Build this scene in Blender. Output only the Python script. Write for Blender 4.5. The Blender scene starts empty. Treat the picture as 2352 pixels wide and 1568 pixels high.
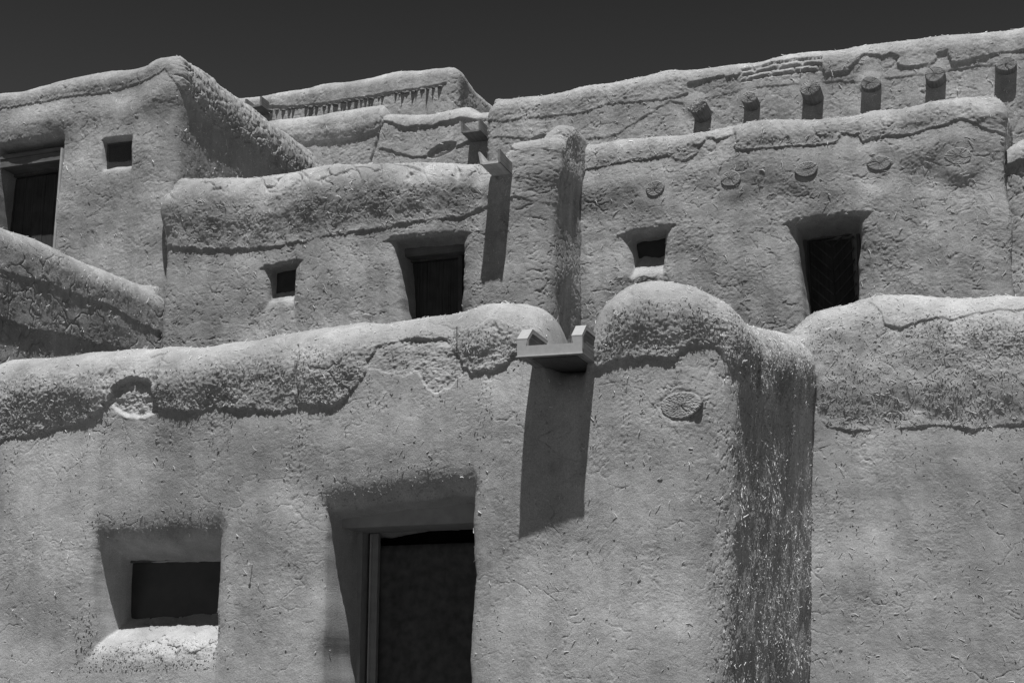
SKYGAIN = .315
import bpy, math, random
import numpy as np
from mathutils import Vector

random.seed(7)
RNG = np.random.default_rng(11)
SC = bpy.context.scene
COL = SC.collection
PI = math.pi

# ------------------------------------------------------------------ camera
W, H = 2352.0, 1568.0
F = 3415.0
PITCH = math.radians(14.0)
CAM = np.array([0.0, 0.0, 1.6])
FWD = np.array([0, math.cos(PITCH), math.sin(PITCH)])
UP = np.array([0, -math.sin(PITCH), math.cos(PITCH)])
RT = np.array([1.0, 0, 0])
cam = bpy.data.cameras.new('camera')
cam.sensor_width = 36.0
cam.lens = 36.0 * F / W
cam.clip_end = 5000
camo = bpy.data.objects.new('camera', cam)
COL.objects.link(camo)
camo.location = CAM
camo.rotation_euler = (PI / 2 + PITCH, 0, 0)
SC.camera = camo

def ray(X, Y):
    return FWD + RT * ((X - W / 2) / F) + UP * ((H / 2 - Y) / F)

def proj(P):
    v = np.asarray(P) - CAM
    d = v @ FWD
    return W / 2 + F * (v @ RT) / d, H / 2 - F * (v @ UP) / d

A0 = math.radians(19.0)

class Face:
    """a vertical facade plane: u to the right along it, w inwards, z up"""
    def __init__(s, origin, yaw=A0):
        s.o = np.array([origin[0], origin[1], 0.0])
        s.d = np.array([math.cos(yaw), -math.sin(yaw), 0])
        s.i = np.array([math.sin(yaw), math.cos(yaw), 0])
    def P(s, u, w, z):
        u, w, z = np.broadcast_arrays(np.asarray(u, float), np.asarray(w, float), np.asarray(z, float))
        out = s.o + u[..., None] * s.d + w[..., None] * s.i
        out[..., 2] = z
        return out
    def uz(s, X, Y, w=0.0):
        r = ray(X, Y)
        q = s.o + s.i * w - CAM
        t = (q @ s.i) / (r @ s.i)
        p = CAM + r * t
        return float((p - s.o) @ s.d), float(p[2])

class SkewFace(Face):
    """the same plane for a thing whose front is cut askew: its left end juts out further"""
    def __init__(s, f, uc, kk):
        s.o, s.d, s.i, s.uc, s.kk = f.o, f.d, f.i, uc, kk
    def P(s, u, w, z):
        u, w, z = np.broadcast_arrays(np.asarray(u, float), np.asarray(w, float), np.asarray(z, float))
        return Face.P(s, u, np.where(w < 0, w * (1 - s.kk * (u - s.uc)), w), z)

# ------------------------------------------------------------------ noise
def _h(ix, iy, seed):
    a = (ix.astype(np.int64) * 374761393 + iy.astype(np.int64) * 668265263 + seed * 974711) & 0xffffffff
    a = ((a ^ (a >> 13)) * 1274126177) & 0xffffffff
    return (a ^ (a >> 16)) & 0xffffff

_ang = np.linspace(0, 2 * PI, 256, endpoint=False)
_GC, _GS = np.cos(_ang).astype(np.float32), np.sin(_ang).astype(np.float32)

def noise(x, y, seed=0):
    x = np.asarray(x, np.float32); y = np.asarray(y, np.float32)
    x, y = np.broadcast_arrays(x, y)
    fx, fy = np.floor(x), np.floor(y)
    ix, iy = fx.astype(np.int64), fy.astype(np.int64)
    dx, dy = x - fx, y - fy
    ux = dx * dx * dx * (dx * (dx * 6 - 15) + 10)
    uy = dy * dy * dy * (dy * (dy * 6 - 15) + 10)
    def g(ox, oy):
        k = _h(ix + ox, iy + oy, seed) & 255
        return _GC[k] * (dx - ox) + _GS[k] * (dy - oy)
    a, b, c, d = g(0, 0), g(1, 0), g(0, 1), g(1, 1)
    return 1.5 * ((a + (b - a) * ux) * (1 - uy) + (c + (d - c) * ux) * uy)

def fbm(x, y, o=3, seed=0, gain=0.5):
    t, a, f, n = 0, 1.0, 1.0, 0
    for k in range(o):
        t = t + a * noise(x * f + 17.3 * k, y * f - 9.1 * k, seed + k * 31)
        n += a; a *= gain; f *= 2.03
    return t / n

def vedge(x, y, seed=0):
    """distance to the nearest cell border, and a random value per cell"""
    x = np.asarray(x, np.float32); y = np.asarray(y, np.float32)
    fx, fy = np.floor(x), np.floor(y)
    ix, iy = fx.astype(np.int64), fy.astype(np.int64)
    f1 = np.full(x.shape, 9.0, np.float32); f2 = f1.copy(); cid = np.zeros(x.shape, np.float32)
    for oy in (-1, 0, 1):
        for ox in (-1, 0, 1):
            h = _h(ix + ox, iy + oy, seed)
            px = fx + ox + (h & 1023) / 1023.0
            py = fy + oy + ((h >> 10) & 1023) / 1023.0
            d = np.sqrt((px - x) ** 2 + (py - y) ** 2).astype(np.float32)
            m = d < f1
            f2 = np.where(m, f1, np.minimum(f2, d))
            cid = np.where(m, (h >> 4 & 255) / 255.0, cid)
            f1 = np.where(m, d, f1)
    return f2 - f1, cid

def ss(a, b, x):
    t = np.clip((x - a) / (b - a), 0, 1)
    return t * t * (3 - 2 * t)

def cracks(s, h, size, width, seed, amount=0.3):
    """0..1 crack strength; size = cell size in m, width = crack width in m"""
    wx = fbm(s / size * 1.3, h / size * 1.3, 3, seed + 5) * 0.5
    wy = fbm(s / size * 1.3 + 40, h / size * 1.3, 3, seed + 6) * 0.5
    e, _ = vedge(s / size + wx, h / size + wy, seed)
    m = ss(0.5 - amount, 0.8 - amount, 0.5 + fbm(s / size * .6, h / size * .6, 2, seed + 9))
    return np.exp(-(e * size / width) ** 2) * m

def crumbs(s, h, lam, seed):
    """crumbly rough earth, about -1..1"""
    a = np.clip(noise(s / lam, h / lam, seed), -.15, 1)
    b = noise(s / lam * 1.9 + 5, h / lam * 1.9, seed + 1)
    c = np.clip(noise(s / lam * .45, h / lam * .45, seed + 2), -1, .1)
    return 1.0 * a + 0.6 * b + 0.8 * c

def poly(pts):
    p = sorted(pts)
    xs = np.array([a for a, b in p]); ys = np.array([b for a, b in p])
    return lambda x: np.interp(x, xs, ys)

def gauss(y, sig):
    n = max(1, int(sig * 3))
    k = np.exp(-0.5 * (np.arange(-n, n + 1) / max(sig, .3)) ** 2); k /= k.sum()
    return np.convolve(np.pad(y, n, mode='edge'), k, mode='valid')

# ------------------------------------------------------------------ materials
def mat(name):
    m = bpy.data.materials.new(name); m.use_nodes = True
    nt = m.node_tree
    for n in list(nt.nodes): nt.nodes.remove(n)
    out = nt.nodes.new('ShaderNodeOutputMaterial')
    b = nt.nodes.new('ShaderNodeBsdfPrincipled')
    nt.links.new(b.outputs[0], out.inputs[0])
    return m, nt, b

def nd(nt, t, **kw):
    n = nt.nodes.new(t)
    for k, v in kw.items():
        if k.startswith('i_'):
            n.inputs[k[2:].replace('_', ' ')].default_value = v
        else:
            setattr(n, k, v)
    return n

def math_n(nt, op, a, b):
    n = nt.nodes.new('ShaderNodeMath'); n.operation = op
    for k, v in enumerate((a, b)):
        if isinstance(v, (int, float)): n.inputs[k].default_value = v
        else: nt.links.new(v, n.inputs[k])
    return n.outputs[0]

def maprange(nt, v, a, b, c, d):
    n = nt.nodes.new('ShaderNodeMapRange')
    nt.links.new(v, n.inputs[0])
    for k, x in enumerate((a, b, c, d)): n.inputs[k + 1].default_value = x
    return n.outputs[0]

def adobe_mat(name, alb, grain, bump, patch=0.12, speck=0.25, craze=11):
    """dry mud plaster: even earth with patches, fine grit and straw flecks"""
    m, nt, b = mat(name)
    tc = nd(nt, 'ShaderNodeTexCoord')
    def nz(scale, det, rough):
        n = nd(nt, 'ShaderNodeTexNoise'); n.inputs['Scale'].default_value = scale
        n.inputs['Detail'].default_value = det; n.inputs['Roughness'].default_value = rough
        nt.links.new(tc.outputs['Object'], n.inputs['Vector']); return n.outputs[0]
    big = maprange(nt, nz(.95, 4, .62), .34, .66, 1 - patch, 1 + patch)
    mid = maprange(nt, nz(7, 4, .7), .3, .7, .90, 1.10)
    fine = maprange(nt, nz(grain, 3, .8), .3, .7, 1 - speck, 1 + speck)
    # rain-washed streaks
    mp = nd(nt, 'ShaderNodeMapping'); mp.inputs['Scale'].default_value = (4.5, 4.5, .45)
    nt.links.new(tc.outputs['Object'], mp.inputs[0])
    sn = nd(nt, 'ShaderNodeTexNoise'); sn.inputs['Scale'].default_value = 1.0; sn.inputs['Detail'].default_value = 5; sn.inputs['Roughness'].default_value = .65
    nt.links.new(mp.outputs[0], sn.inputs['Vector'])
    big = math_n(nt, 'MULTIPLY', big, maprange(nt, sn.outputs[0], .32, .68, .84, 1.14))
    v = math_n(nt, 'MULTIPLY', math_n(nt, 'MULTIPLY', big, mid), math_n(nt, 'MULTIPLY', fine, alb))
    c = nd(nt, 'ShaderNodeCombineColor')
    for k in range(3): nt.links.new(v, c.inputs[k])
    nt.links.new(c.outputs[0], b.inputs['Base Color'])
    b.inputs['Roughness'].default_value = .95
    b.inputs['Specular IOR Level'].default_value = .12
    bp = nd(nt, 'ShaderNodeBump'); bp.inputs['Strength'].default_value = 1.0
    bp.inputs['Distance'].default_value = bump
    # fine shrinkage crazing, in patches
    wv = nd(nt, 'ShaderNodeTexNoise'); wv.inputs['Scale'].default_value = craze * 1.5; wv.inputs['Detail'].default_value = 3
    nt.links.new(tc.outputs['Object'], wv.inputs['Vector'])
    vm = nd(nt, 'ShaderNodeVectorMath', operation='MULTIPLY_ADD')
    nt.links.new(wv.outputs['Color'], vm.inputs[0]); vm.inputs[1].default_value = (.9 / craze,) * 3
    nt.links.new(tc.outputs['Object'], vm.inputs[2])
    vo = nd(nt, 'ShaderNodeTexVoronoi'); vo.feature = 'DISTANCE_TO_EDGE'; vo.inputs['Scale'].default_value = craze
    nt.links.new(vm.outputs[0], vo.inputs['Vector'])
    ck = maprange(nt, vo.outputs['Distance'], 0, .055, 1, 0)
    msk = maprange(nt, nz(craze * .22, 3, .6), .46, .62, 0, 1)
    hgt = math_n(nt, 'SUBTRACT', nz(grain * .8, 4, .75), math_n(nt, 'MULTIPLY', math_n(nt, 'MULTIPLY', ck, msk), .18))
    nt.links.new(hgt, bp.inputs['Height'])
    nt.links.new(bp.outputs[0], b.inputs['Normal'])
    return m

def wood_mat(name, alb, axis, var=.35, rough=.8, yaw=A0):
    """weathered timber, grain along 'u', 'w' or 'z' of the facades"""
    m, nt, b = mat(name)
    tc = nd(nt, 'ShaderNodeTexCoord')
    mp0 = nd(nt, 'ShaderNodeMapping'); mp0.inputs['Rotation'].default_value = (0, 0, yaw)
    nt.links.new(tc.outputs['Object'], mp0.inputs[0])
    mp = nd(nt, 'ShaderNodeMapping')
    sc = {'u': (1.5, 45, 45), 'w': (45, 1.5, 45), 'z': (45, 45, 1.5), 'e': (30, 30, 30)}[axis]
    mp.inputs['Scale'].default_value = sc
    nt.links.new(mp0.outputs[0], mp.inputs[0])
    n = nd(nt, 'ShaderNodeTexNoise'); n.inputs['Scale'].default_value = 1; n.inputs['Detail'].default_value = 5
    n.inputs['Roughness'].default_value = .7
    nt.links.new(mp.outputs[0], n.inputs['Vector'])
    n2 = nd(nt, 'ShaderNodeTexNoise'); n2.inputs['Scale'].default_value = 5; n2.inputs['Detail'].default_value = 3
    nt.links.new(tc.outputs['Object'], n2.inputs['Vector'])
    v = math_n(nt, 'MULTIPLY', maprange(nt, n.outputs[0], .25, .75, 1 - var, 1 + var),
               math_n(nt, 'MULTIPLY', maprange(nt, n2.outputs[0], .3, .7, .8, 1.2), alb))
    c = nd(nt, 'ShaderNodeCombineColor')
    for k in range(3): nt.links.new(v, c.inputs[k])
    nt.links.new(c.outputs[0], b.inputs['Base Color'])
    b.inputs['Roughness'].default_value = rough
    b.inputs['Specular IOR Level'].default_value = .25
    bp = nd(nt, 'ShaderNodeBump'); bp.inputs['Strength'].default_value = .8; bp.inputs['Distance'].default_value = .004
    nt.links.new(n.outputs[0], bp.inputs['Height']); nt.links.new(bp.outputs[0], b.inputs['Normal'])
    return m

def plain_mat(name, alb, rough=.6, spec=.4, scale=20, var=.15, metallic=0):
    m, nt, b = mat(name)
    tc = nd(nt, 'ShaderNodeTexCoord')
    n = nd(nt, 'ShaderNodeTexNoise'); n.inputs['Scale'].default_value = scale; n.inputs['Detail'].default_value = 4
    nt.links.new(tc.outputs['Object'], n.inputs['Vector'])
    v = math_n(nt, 'MULTIPLY', maprange(nt, n.outputs[0], .3, .7, 1 - var, 1 + var), alb)
    c = nd(nt, 'ShaderNodeCombineColor')
    for k in range(3): nt.links.new(v, c.inputs[k])
    nt.links.new(c.outputs[0], b.inputs['Base Color'])
    b.inputs['Roughness'].default_value = rough; b.inputs['Specular IOR Level'].default_value = spec
    b.inputs['Metallic'].default_value = metallic
    return m

ALB = .44
M = {
    'near': adobe_mat('near_adobe', ALB, 130, .0042, .20, .30, 12),
    'mid': adobe_mat('middle_adobe', ALB * .90, 70, .0070, .20, .30, 6),
    'far': adobe_mat('far_adobe', ALB * .96, 56, .0085, .17, .28, 4.5),
    'straw': plain_mat('straw', .88, .35, .8, 30, .15),
    'earth': adobe_mat('bare_earth', .11, 30, .01),
    'wood_u': wood_mat('timber_across', .16, 'u'),
    'wood_z': wood_mat('timber_upright', .10, 'z'),
    'door_z': wood_mat('dark_door_timber', .06, 'z', .5),
    'door_d': wood_mat('dark_door_plain', .035, 'z', .5),
    'wood_w': wood_mat('weathered_spout_timber', .24, 'w', .45),
    'wood_pale': wood_mat('pale_spout_timber', .60, 'w', .3),  # much paler than the other spout timber; left and bottom boards only
    'log': wood_mat('log_side', .22, 'w', .4),
    'log_dusty': wood_mat('dusty_log_end', .38, 'e', .2),
    'log_end': wood_mat('log_end_grain', .35, 'e', .25),
    'metal': plain_mat('painted_metal_cladding', .44, .55, .4, 40, .08),
    'frame_paint': plain_mat('painted_frame', .32, .6, .3, 12, .12),
    'edge_paint': plain_mat('pale_painted_edge', .45, .6, .3, 12, .15),
    'glass': plain_mat('dark_glass', .04, .25, .4, 6, .2),
    'dark': plain_mat('painted_room_shade', .004, .9, .1, 10, .2),  # near black: shade of the unlit room, put into the colour
    'cloth': plain_mat('dark_curtain', .10, .9, .1, 14, .3),
    'mesh': plain_mat('wire_mesh', .13, .6, .3, 60, .2),
    'nail': plain_mat('nail_head', .7, .4, .5, 60, .05),
}

# ------------------------------------------------------------------ objects
ROOTLOC = {}

def thing(name, label, cat, loc, group=None):
    o = bpy.data.objects.new(name, None); COL.objects.link(o)
    o.empty_display_size = .3
    o.location = loc; o['label'] = label; o['category'] = cat
    if group: o['group'] = group
    ROOTLOC[o.name] = np.array(loc, float)
    return o

def mk(name, verts, faces, m, parent=None, smooth=False, label=None):
    """link one mesh object; verts in world coordinates"""
    verts = np.asarray(verts, np.float64)
    base = ROOTLOC.get(parent.name, np.zeros(3)) if parent is not None else np.zeros(3)
    me = bpy.data.meshes.new(name)
    me.from_pydata([tuple(v) for v in (verts - base)], [], faces)
    if smooth:
        me.polygons.foreach_set('use_smooth', np.ones(len(me.polygons), bool))
    me.update()
    me.materials.append(m)
    o = bpy.data.objects.new(name, me); COL.objects.link(o)
    if parent is not None:
        o.parent = parent
        ROOTLOC[o.name] = base
    if label: o['label'] = label
    return o

def mk_grid(name, P, m, parent, keep=None):
    """P: (rows, cols, 3) world positions"""
    nr, nc = P.shape[:2]
    base = ROOTLOC.get(parent.name, np.zeros(3))
    me = bpy.data.meshes.new(name)
    idx = np.arange(nr * nc, dtype=np.int32).reshape(nr, nc)
    q = np.stack([idx[:-1, :-1], idx[:-1, 1:], idx[1:, 1:], idx[1:, :-1]], -1).reshape(-1, 4)
    me.vertices.add(nr * nc)
    me.vertices.foreach_set('co', (P.reshape(-1, 3) - base).astype(np.float32).ravel())
    me.loops.add(q.size); me.loops.foreach_set('vertex_index', q.ravel())
    me.polygons.add(len(q))
    me.polygons.foreach_set('loop_start', np.arange(0, q.size, 4, dtype=np.int32))
    me.polygons.foreach_set('loop_total', np.full(len(q), 4, np.int32))
    me.polygons.foreach_set('use_smooth', np.ones(len(q), bool))
    me.update(calc_edges=True)
    me.validate()
    me.materials.append(m)
    o = bpy.data.objects.new(name, me); COL.objects.link(o)
    o.parent = parent
    ROOTLOC[o.name] = base
    return o

def box_uwz(f, u0, u1, w0, w1, z0, z1):
    v = [f.P(u, w, z) for u in (u0, u1) for w in (w0, w1) for z in (z0, z1)]
    fc = [(0, 1, 3, 2), (4, 6, 7, 5), (0, 4, 5, 1), (2, 3, 7, 6), (0, 2, 6, 4), (1, 5, 7, 3)]
    return v, fc

def join(*parts):
    V, Fc = [], []
    for v, f in parts:
        n = len(V); V += list(v); Fc += [tuple(i + n for i in q) for q in f]
    return V, Fc

def prism_u(f, prof, u0, u1):
    """polygon of (w, z) points extruded from u0 to u1"""
    n = len(prof)
    v = [f.P(u0, w, z) for w, z in prof] + [f.P(u1, w, z) for w, z in prof]
    fc = [tuple(range(n)), tuple(range(2 * n - 1, n - 1, -1))]
    fc += [(i, i + n, (i + 1) % n + n, (i + 1) % n) for i in range(n)]
    return v, fc

def prism_w(f, prof, w0, w1):
    """polygon of (u, z) points extruded from w0 to w1"""
    n = len(prof)
    v = [f.P(u, w0, z) for u, z in prof] + [f.P(u, w1, z) for u, z in prof]
    fc = [tuple(range(n)), tuple(range(2 * n - 1, n - 1, -1))]
    fc += [(i, i + n, (i + 1) % n + n, (i + 1) % n) for i in range(n)]
    return v, fc

def log(name, f, parent, u, z, w_front, a, b, seed, tilt=0.0, broken=0.0, w_back=.5, label=None, relief=1.0, mend=None):
    """a roof beam end: bark-free side and a checked, cracked end grain; u, z = centre at the wall"""
    r = np.random.default_rng(seed)
    nseg, nring = 84, 14
    th = np.linspace(0, 2 * PI, nseg, endpoint=False)
    wob = 1 + .05 * np.cos(2 * th + r.uniform(0, 6)) + .03 * np.cos(3 * th + r.uniform(0, 6)) + .015 * r.standard_normal(nseg)
    checks = [(r.uniform(0, 2 * PI), r.uniform(.1, .45), r.uniform(.5, 1)) for _ in range(11)]
    big = r.uniform(PI * .9, 2.1 * PI)
    V, Fc = [], []
    def ringpt(rho, k, w):
        return f.P(u + a * rho * wob[k] * math.cos(th[k]), w, z + b * rho * wob[k] * math.sin(th[k]))
    for ri in range(nring):
        rho = 1 - ri / nring
        for k in range(nseg):
            d = 0.0
            for (t0, r0, st) in checks:
                dt = abs((th[k] - t0 + PI) % (2 * PI) - PI) * rho * a
                if rho > r0: d += .012 * relief * st * math.exp(-(dt / .0035) ** 2)
            dt = abs((th[k] - big + .25 * math.sin(rho * 5) + PI) % (2 * PI) - PI) * rho * a
            d += .022 * relief * math.exp(-(dt / .006) ** 2)
            d += .0012 * relief * math.sin(rho * a * 260 + math.cos(th[k]) * 1.5) + .0015 * r.standard_normal()
            d -= tilt * b * rho * math.sin(th[k])
            if broken:
                d += broken * (max(0, math.sin(th[k] - .7)) * rho + .25 * r.random() * rho)
            if ri == 0: d += .008
            V.append(ringpt(rho, k, w_front + d))
    c = len(V); V.append(f.P(u, w_front, z))
    for ri in range(nring - 1):
        for k in range(nseg):
            k2 = (k + 1) % nseg
            Fc.append((ri * nseg + k, ri * nseg + k2, (ri + 1) * nseg + k2, (ri + 1) * nseg + k))
    for k in range(nseg):
        Fc.append(((nring - 1) * nseg + k, (nring - 1) * nseg + (k + 1) % nseg, c))
    end_n = len(Fc)
    # side
    ns = 5
    s0 = len(V)
    for i in range(ns):
        w = w_front + .02 + (w_back - w_front - .02) * (i / (ns - 1)) ** 1.5
        for k in range(nseg):
            extra = broken * max(0, math.sin(th[k] - .7)) if broken and i == 0 else 0
            V.append(ringpt(1.02, k, w - (tilt * b * math.sin(th[k]) if i == 0 else 0) + extra))
    for k in range(nseg):
        k2 = (k + 1) % nseg
        Fc.append((k2, k, s0 + k, s0 + k2))
        for i in range(ns - 1):
            Fc.append((s0 + i * nseg + k2, s0 + i * nseg + k, s0 + (i + 1) * nseg + k, s0 + (i + 1) * nseg + k2))
    o = mk(name, V, Fc, mend or M['log_end'], parent, smooth=False, label=label)
    o.data.materials.append(M['log'])
    mi = np.zeros(len(Fc), np.int32); mi[end_n:] = 1
    o.data.polygons.foreach_set('material_index', mi)
    return o

# ------------------------------------------------------------------ adobe walls
class Wall:
    def __init__(s, face, uL, uR, rL=.2, rR=.3, retL=3.0, retR=3.0, R=.24, lean=0.0):
        s.f, s.uL, s.uR, s.rL, s.rR, s.retL, s.retR, s.R, s.lean = face, uL, uR, rL, rR, retL, retR, R, lean
        s.s1 = uR - rR; s.s2 = s.s1 + rR * PI / 2; s.s3 = s.s2 + retR
        s.s0 = uL + rL; s.sm1 = s.s0 - rL * PI / 2; s.sm2 = s.sm1 - retL
        s.zref = 3.0
        s.Rf = lambda q: np.full(np.shape(q), s.R)
    def plan(s, S):
        S = np.asarray(S, float)
        th = np.clip((S - s.s1) / s.rR, 0, PI / 2)
        u = np.minimum(S, s.s1) + s.rR * np.sin(th)
        w = s.rR * (1 - np.cos(th)) + np.maximum(S - s.s2, 0)
        nu, nw = np.sin(th), -np.cos(th)
        tl = np.clip((s.s0 - S) / s.rL, 0, PI / 2)
        L = S < s.s0
        u = np.where(L, s.s0 - s.rL * np.sin(tl), u)
        w = np.where(L, s.rL * (1 - np.cos(tl)) + np.maximum(s.sm1 - S, 0), w)
        nu = np.where(L, -np.sin(tl), nu); nw = np.where(L, -np.cos(tl), nw)
        return u, w, nu, nw
    def off(s, S, off):
        u, w, nu, nw = s.plan(S)
        incor = ss(s.s1 - .3, s.s1, S) * (1 - ss(s.s2, s.s2 + .3, S))
        lim = off * (1 - incor) + np.minimum(off, s.rR * .92) * incor
        incl = ss(s.sm1 - .3, s.sm1, S) * (1 - ss(s.s0, s.s0 + .3, S))
        lim = lim * (1 - incl) + np.minimum(lim, s.rL * .92) * incl
        return u - lim * nu, w - lim * nw, nu, nw
    def sz(s, X, Y, off=0.0):
        """pixel of the photograph -> (s, z) on the wall surface set in by off"""
        S = np.linspace(s.sm1, s.s3, 4000)
        u, w, _, _ = s.off(S, np.full_like(S, off))
        z = 4.0
        for _ in range(6):
            uu = u + s.lean * (z - s.zref) * ss(s.s1, s.s2, S)
            P = s.f.P(uu, w, z)
            v = P - CAM; d = v @ FWD
            x = W / 2 + F * (v @ RT) / d
            xm = np.maximum.accumulate(x)
            k = int(np.clip(np.searchsorted(xm, X), 0, len(S) - 1))
            r = ray(X, Y)
            t = d[k]
            z = CAM[2] + (r * t)[2]
        return float(S[k]), float(z)
    def pts(s, px, off=0.0, dz=0.0):
        return [(a, b + dz) for a, b in (s.sz(X, Y, off) for X, Y in px)]
    def top_from(s, px, sig=.035, dz=0.0):
        p = []
        for X, Y in px:
            q, z = s.sz(X, Y, s.R * .69)
            for _ in range(3):
                R = float(s.Rf(np.array([q]))[0]); q, z = s.sz(X, Y, R * .69)
            p.append((q, z + R * .05 + dz))
        S = np.linspace(s.sm2, s.s3, 6000)
        z = np.interp(S, [a for a, b in sorted(p)], [b for a, b in sorted(p)])
        z = gauss(z, sig / (S[1] - S[0]))
        s.top = lambda q: np.interp(q, S, z)
    def edge(s, px, wob=.01, seed=1):
        e = poly(s.pts(px))
        return lambda q: e(q) + wob * fbm(q * 7, q * 0 + seed, 3, seed) * 2
    def build(s, parent, m, disp, ds, vis, zb, zvis, name='wall'):
        """vis = (sa, sb) finely sampled stretch, zvis = lowest visible height"""
        sa, sb = vis
        def lin(a, b, st): return np.linspace(a, b, max(2, int(abs(b - a) / st) + 1))
        fa, fb = max(sa, s.sm2), min(sb, s.s3)
        q = np.linspace(fa, fb, 8000)
        arc = np.concatenate([[0], np.cumsum(np.hypot(np.diff(q), .7 * np.diff(s.top(q))))])
        fine = np.interp(np.linspace(0, arc[-1], int(arc[-1] / ds) + 2), arc, q)
        S = np.unique(np.concatenate([lin(s.sm2, sa, ds * 2.6) if sa > s.sm2 else [s.sm2], fine,
                                      lin(sb, s.s3, ds * 2.6) if sb < s.s3 else [s.s3]]))
        zt = s.top(S)
        Rv = s.Rf(S)
        zf = zt - Rv
        hmed = float(np.max(zf)) - zb
        tv = (zvis - zb) / hmed
        tau = np.unique(np.concatenate([lin(0, tv, ds * 6 / hmed), lin(tv, 1, ds / hmed)]))
        Zf = zb + tau[:, None] * (zf[None, :] - zb)
        na = max(6, int(s.R * PI / 2 / ds))
        ph = np.linspace(0, PI / 2, na + 1)[1:]
        ph2 = np.linspace(PI / 2, PI, max(5, na // 3) + 1)[1:]
        PHI = np.concatenate([np.zeros(len(tau)), ph, ph2, [PI, PI]])
        OFF = np.concatenate([np.zeros(len(tau)), (1 - np.cos(ph)), (1 - np.cos(ph2)), [2.0] * 2])
        nR = len(PHI)
        Z = np.empty((nR, len(S))); Hh = np.empty_like(Z)
        n0 = len(tau)
        Z[:n0] = Zf; Hh[:n0] = Zf
        for i in range(n0, nR):
            Z[i] = zf + Rv * math.sin(PHI[i]); Hh[i] = zf + Rv * PHI[i]
        Z[-2] -= .2; Z[-1] -= .45
        S2 = np.broadcast_to(S[None, :], Z.shape)
        PH = np.broadcast_to(PHI[:, None], Z.shape)
        O2 = OFF[:, None] * Rv[None, :]
        u, w, nu, nw = s.off(S2, O2)
        D = disp(S2, Z, Hh, PH, np.broadcast_to(zt[None, :], Z.shape))
        D = D * np.where(PH > PI * .75, .3, 1.0)
        cp, sp = np.cos(PH), np.sin(PH)
        uu = u + D * nu * cp + s.lean * (Z - s.zref) * ss(s.s1, s.s2, S2)
        P = s.f.P(uu, w + D * nw * cp, Z + D * sp)
        s.P, s.S2, s.Z, s.PH, s.D = P, S2, Z, PH, D
        s.obj = mk_grid(name, P, m, parent)
        # roof behind the parapet
        zr = float(np.median(zf)) - .2
        wb = max(s.retL, s.retR)
        v, fc = box_uwz(s.f, s.uL + .02, s.uR - .03, s.R * 1.2, wb + .3, zr - .25, zr)
        mk('roof', v, fc, M['earth'], parent)
        return s.obj
    def disp_at(s, q, z, rad=0.0):
        j = int(np.argmin(np.abs(s.S2[0] - q))); i = int(np.argmin(np.abs(s.Z[:, j] - z) + 9 * (s.PH[:, j] > 0)))
        cs = np.where(np.abs(s.S2[0] - q) < rad)[0]
        rs_ = np.where((np.abs(s.Z[:, j] - z) < rad) & (s.PH[:, j] == 0))[0]
        if rad and len(cs) and len(rs_): return float(np.quantile(s.D[rs_[0]:rs_[-1] + 1, cs[0]:cs[-1] + 1], .85))
        return float(s.D[i, j])
    def straw(s, parent, n, vis, zr, length, width, wt=None, seed=3, lift=.35, name='straw', m=None):
        """chopped straw sticking out of the plaster, one countless mass"""
        r = np.random.default_rng(seed)
        P = s.P
        ok = (s.S2 > vis[0]) & (s.S2 < vis[1]) & (s.Z > zr[0]) & (s.Z < zr[1]) & (s.PH < PI * .6) & (s.D > -.12)
        ok[0] = ok[-1] = False; ok[:, 0] = ok[:, -1] = False
        wgt = ok.astype(float)
        if wt is not None: wgt *= np.clip(wt(s.S2, s.Z, s.PH), 0, None)
        c = np.cumsum(wgt.ravel())
        k = np.searchsorted(c, r.random(n) * c[-1])
        i, j = np.unravel_index(np.clip(k, 0, P.shape[0] * P.shape[1] - 1), P.shape[:2])
        i = np.clip(i, 1, P.shape[0] - 2); j = np.clip(j, 1, P.shape[1] - 2)
        C = P[i, j]
        T1 = P[i, j + 1] - P[i, j - 1]; T2 = P[i + 1, j] - P[i - 1, j]
        N = np.cross(T1, T2)
        nz_ = lambda a: a / (np.linalg.norm(a, axis=1, keepdims=True) + 1e-9)
        T1, N = nz_(T1), nz_(N); T2 = np.cross(N, T1)
        al = r.uniform(0, 2 * PI, n)[:, None]
        li = np.abs(r.normal(0, lift, n))[:, None]
        Dr = nz_(np.cos(al) * T1 + np.sin(al) * T2 + li * N)
        B = nz_(np.cross(Dr, N)); Cc = np.cross(B, Dr)
        L = (length * np.exp(np.clip(r.normal(0, .55, n), -1.5, .95)))[:, None]
        Wd = (width * np.exp(r.normal(0, .3, n)))[:, None]
        bend = r.normal(0, .12, n)[:, None] * L
        base = C + N * Wd * .3
        V = np.empty((n, 9, 3))
        for q, (t, b_) in enumerate(((-.5, 0), (0, 1), (.5, 0))):
            cen = base + Dr * L * (t + .3) + B * bend * b_
            V[:, q * 3 + 0] = cen + B * Wd * .5
            V[:, q * 3 + 1] = cen - B * Wd * .5
            V[:, q * 3 + 2] = cen + Cc * Wd * .8
        tri = []
        for q in (0, 3):
            for a in range(3):
                b_ = (a + 1) % 3
                tri.append((q + a, q + b_, q + 3 + b_, q + 3 + a))
        tri = np.array(tri, np.int32)
        Q = (tri[None] + (np.arange(n, dtype=np.int32) * 9)[:, None, None]).reshape(-1, 4)
        base0 = ROOTLOC.get(parent.name)
        me = bpy.data.meshes.new(name)
        me.vertices.add(n * 9); me.vertices.foreach_set('co', (V.reshape(-1, 3) - base0).astype(np.float32).ravel())
        me.loops.add(Q.size); me.loops.foreach_set('vertex_index', Q.ravel())
        me.polygons.add(len(Q))
        me.polygons.foreach_set('loop_start', np.arange(0, Q.size, 4, dtype=np.int32))
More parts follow.
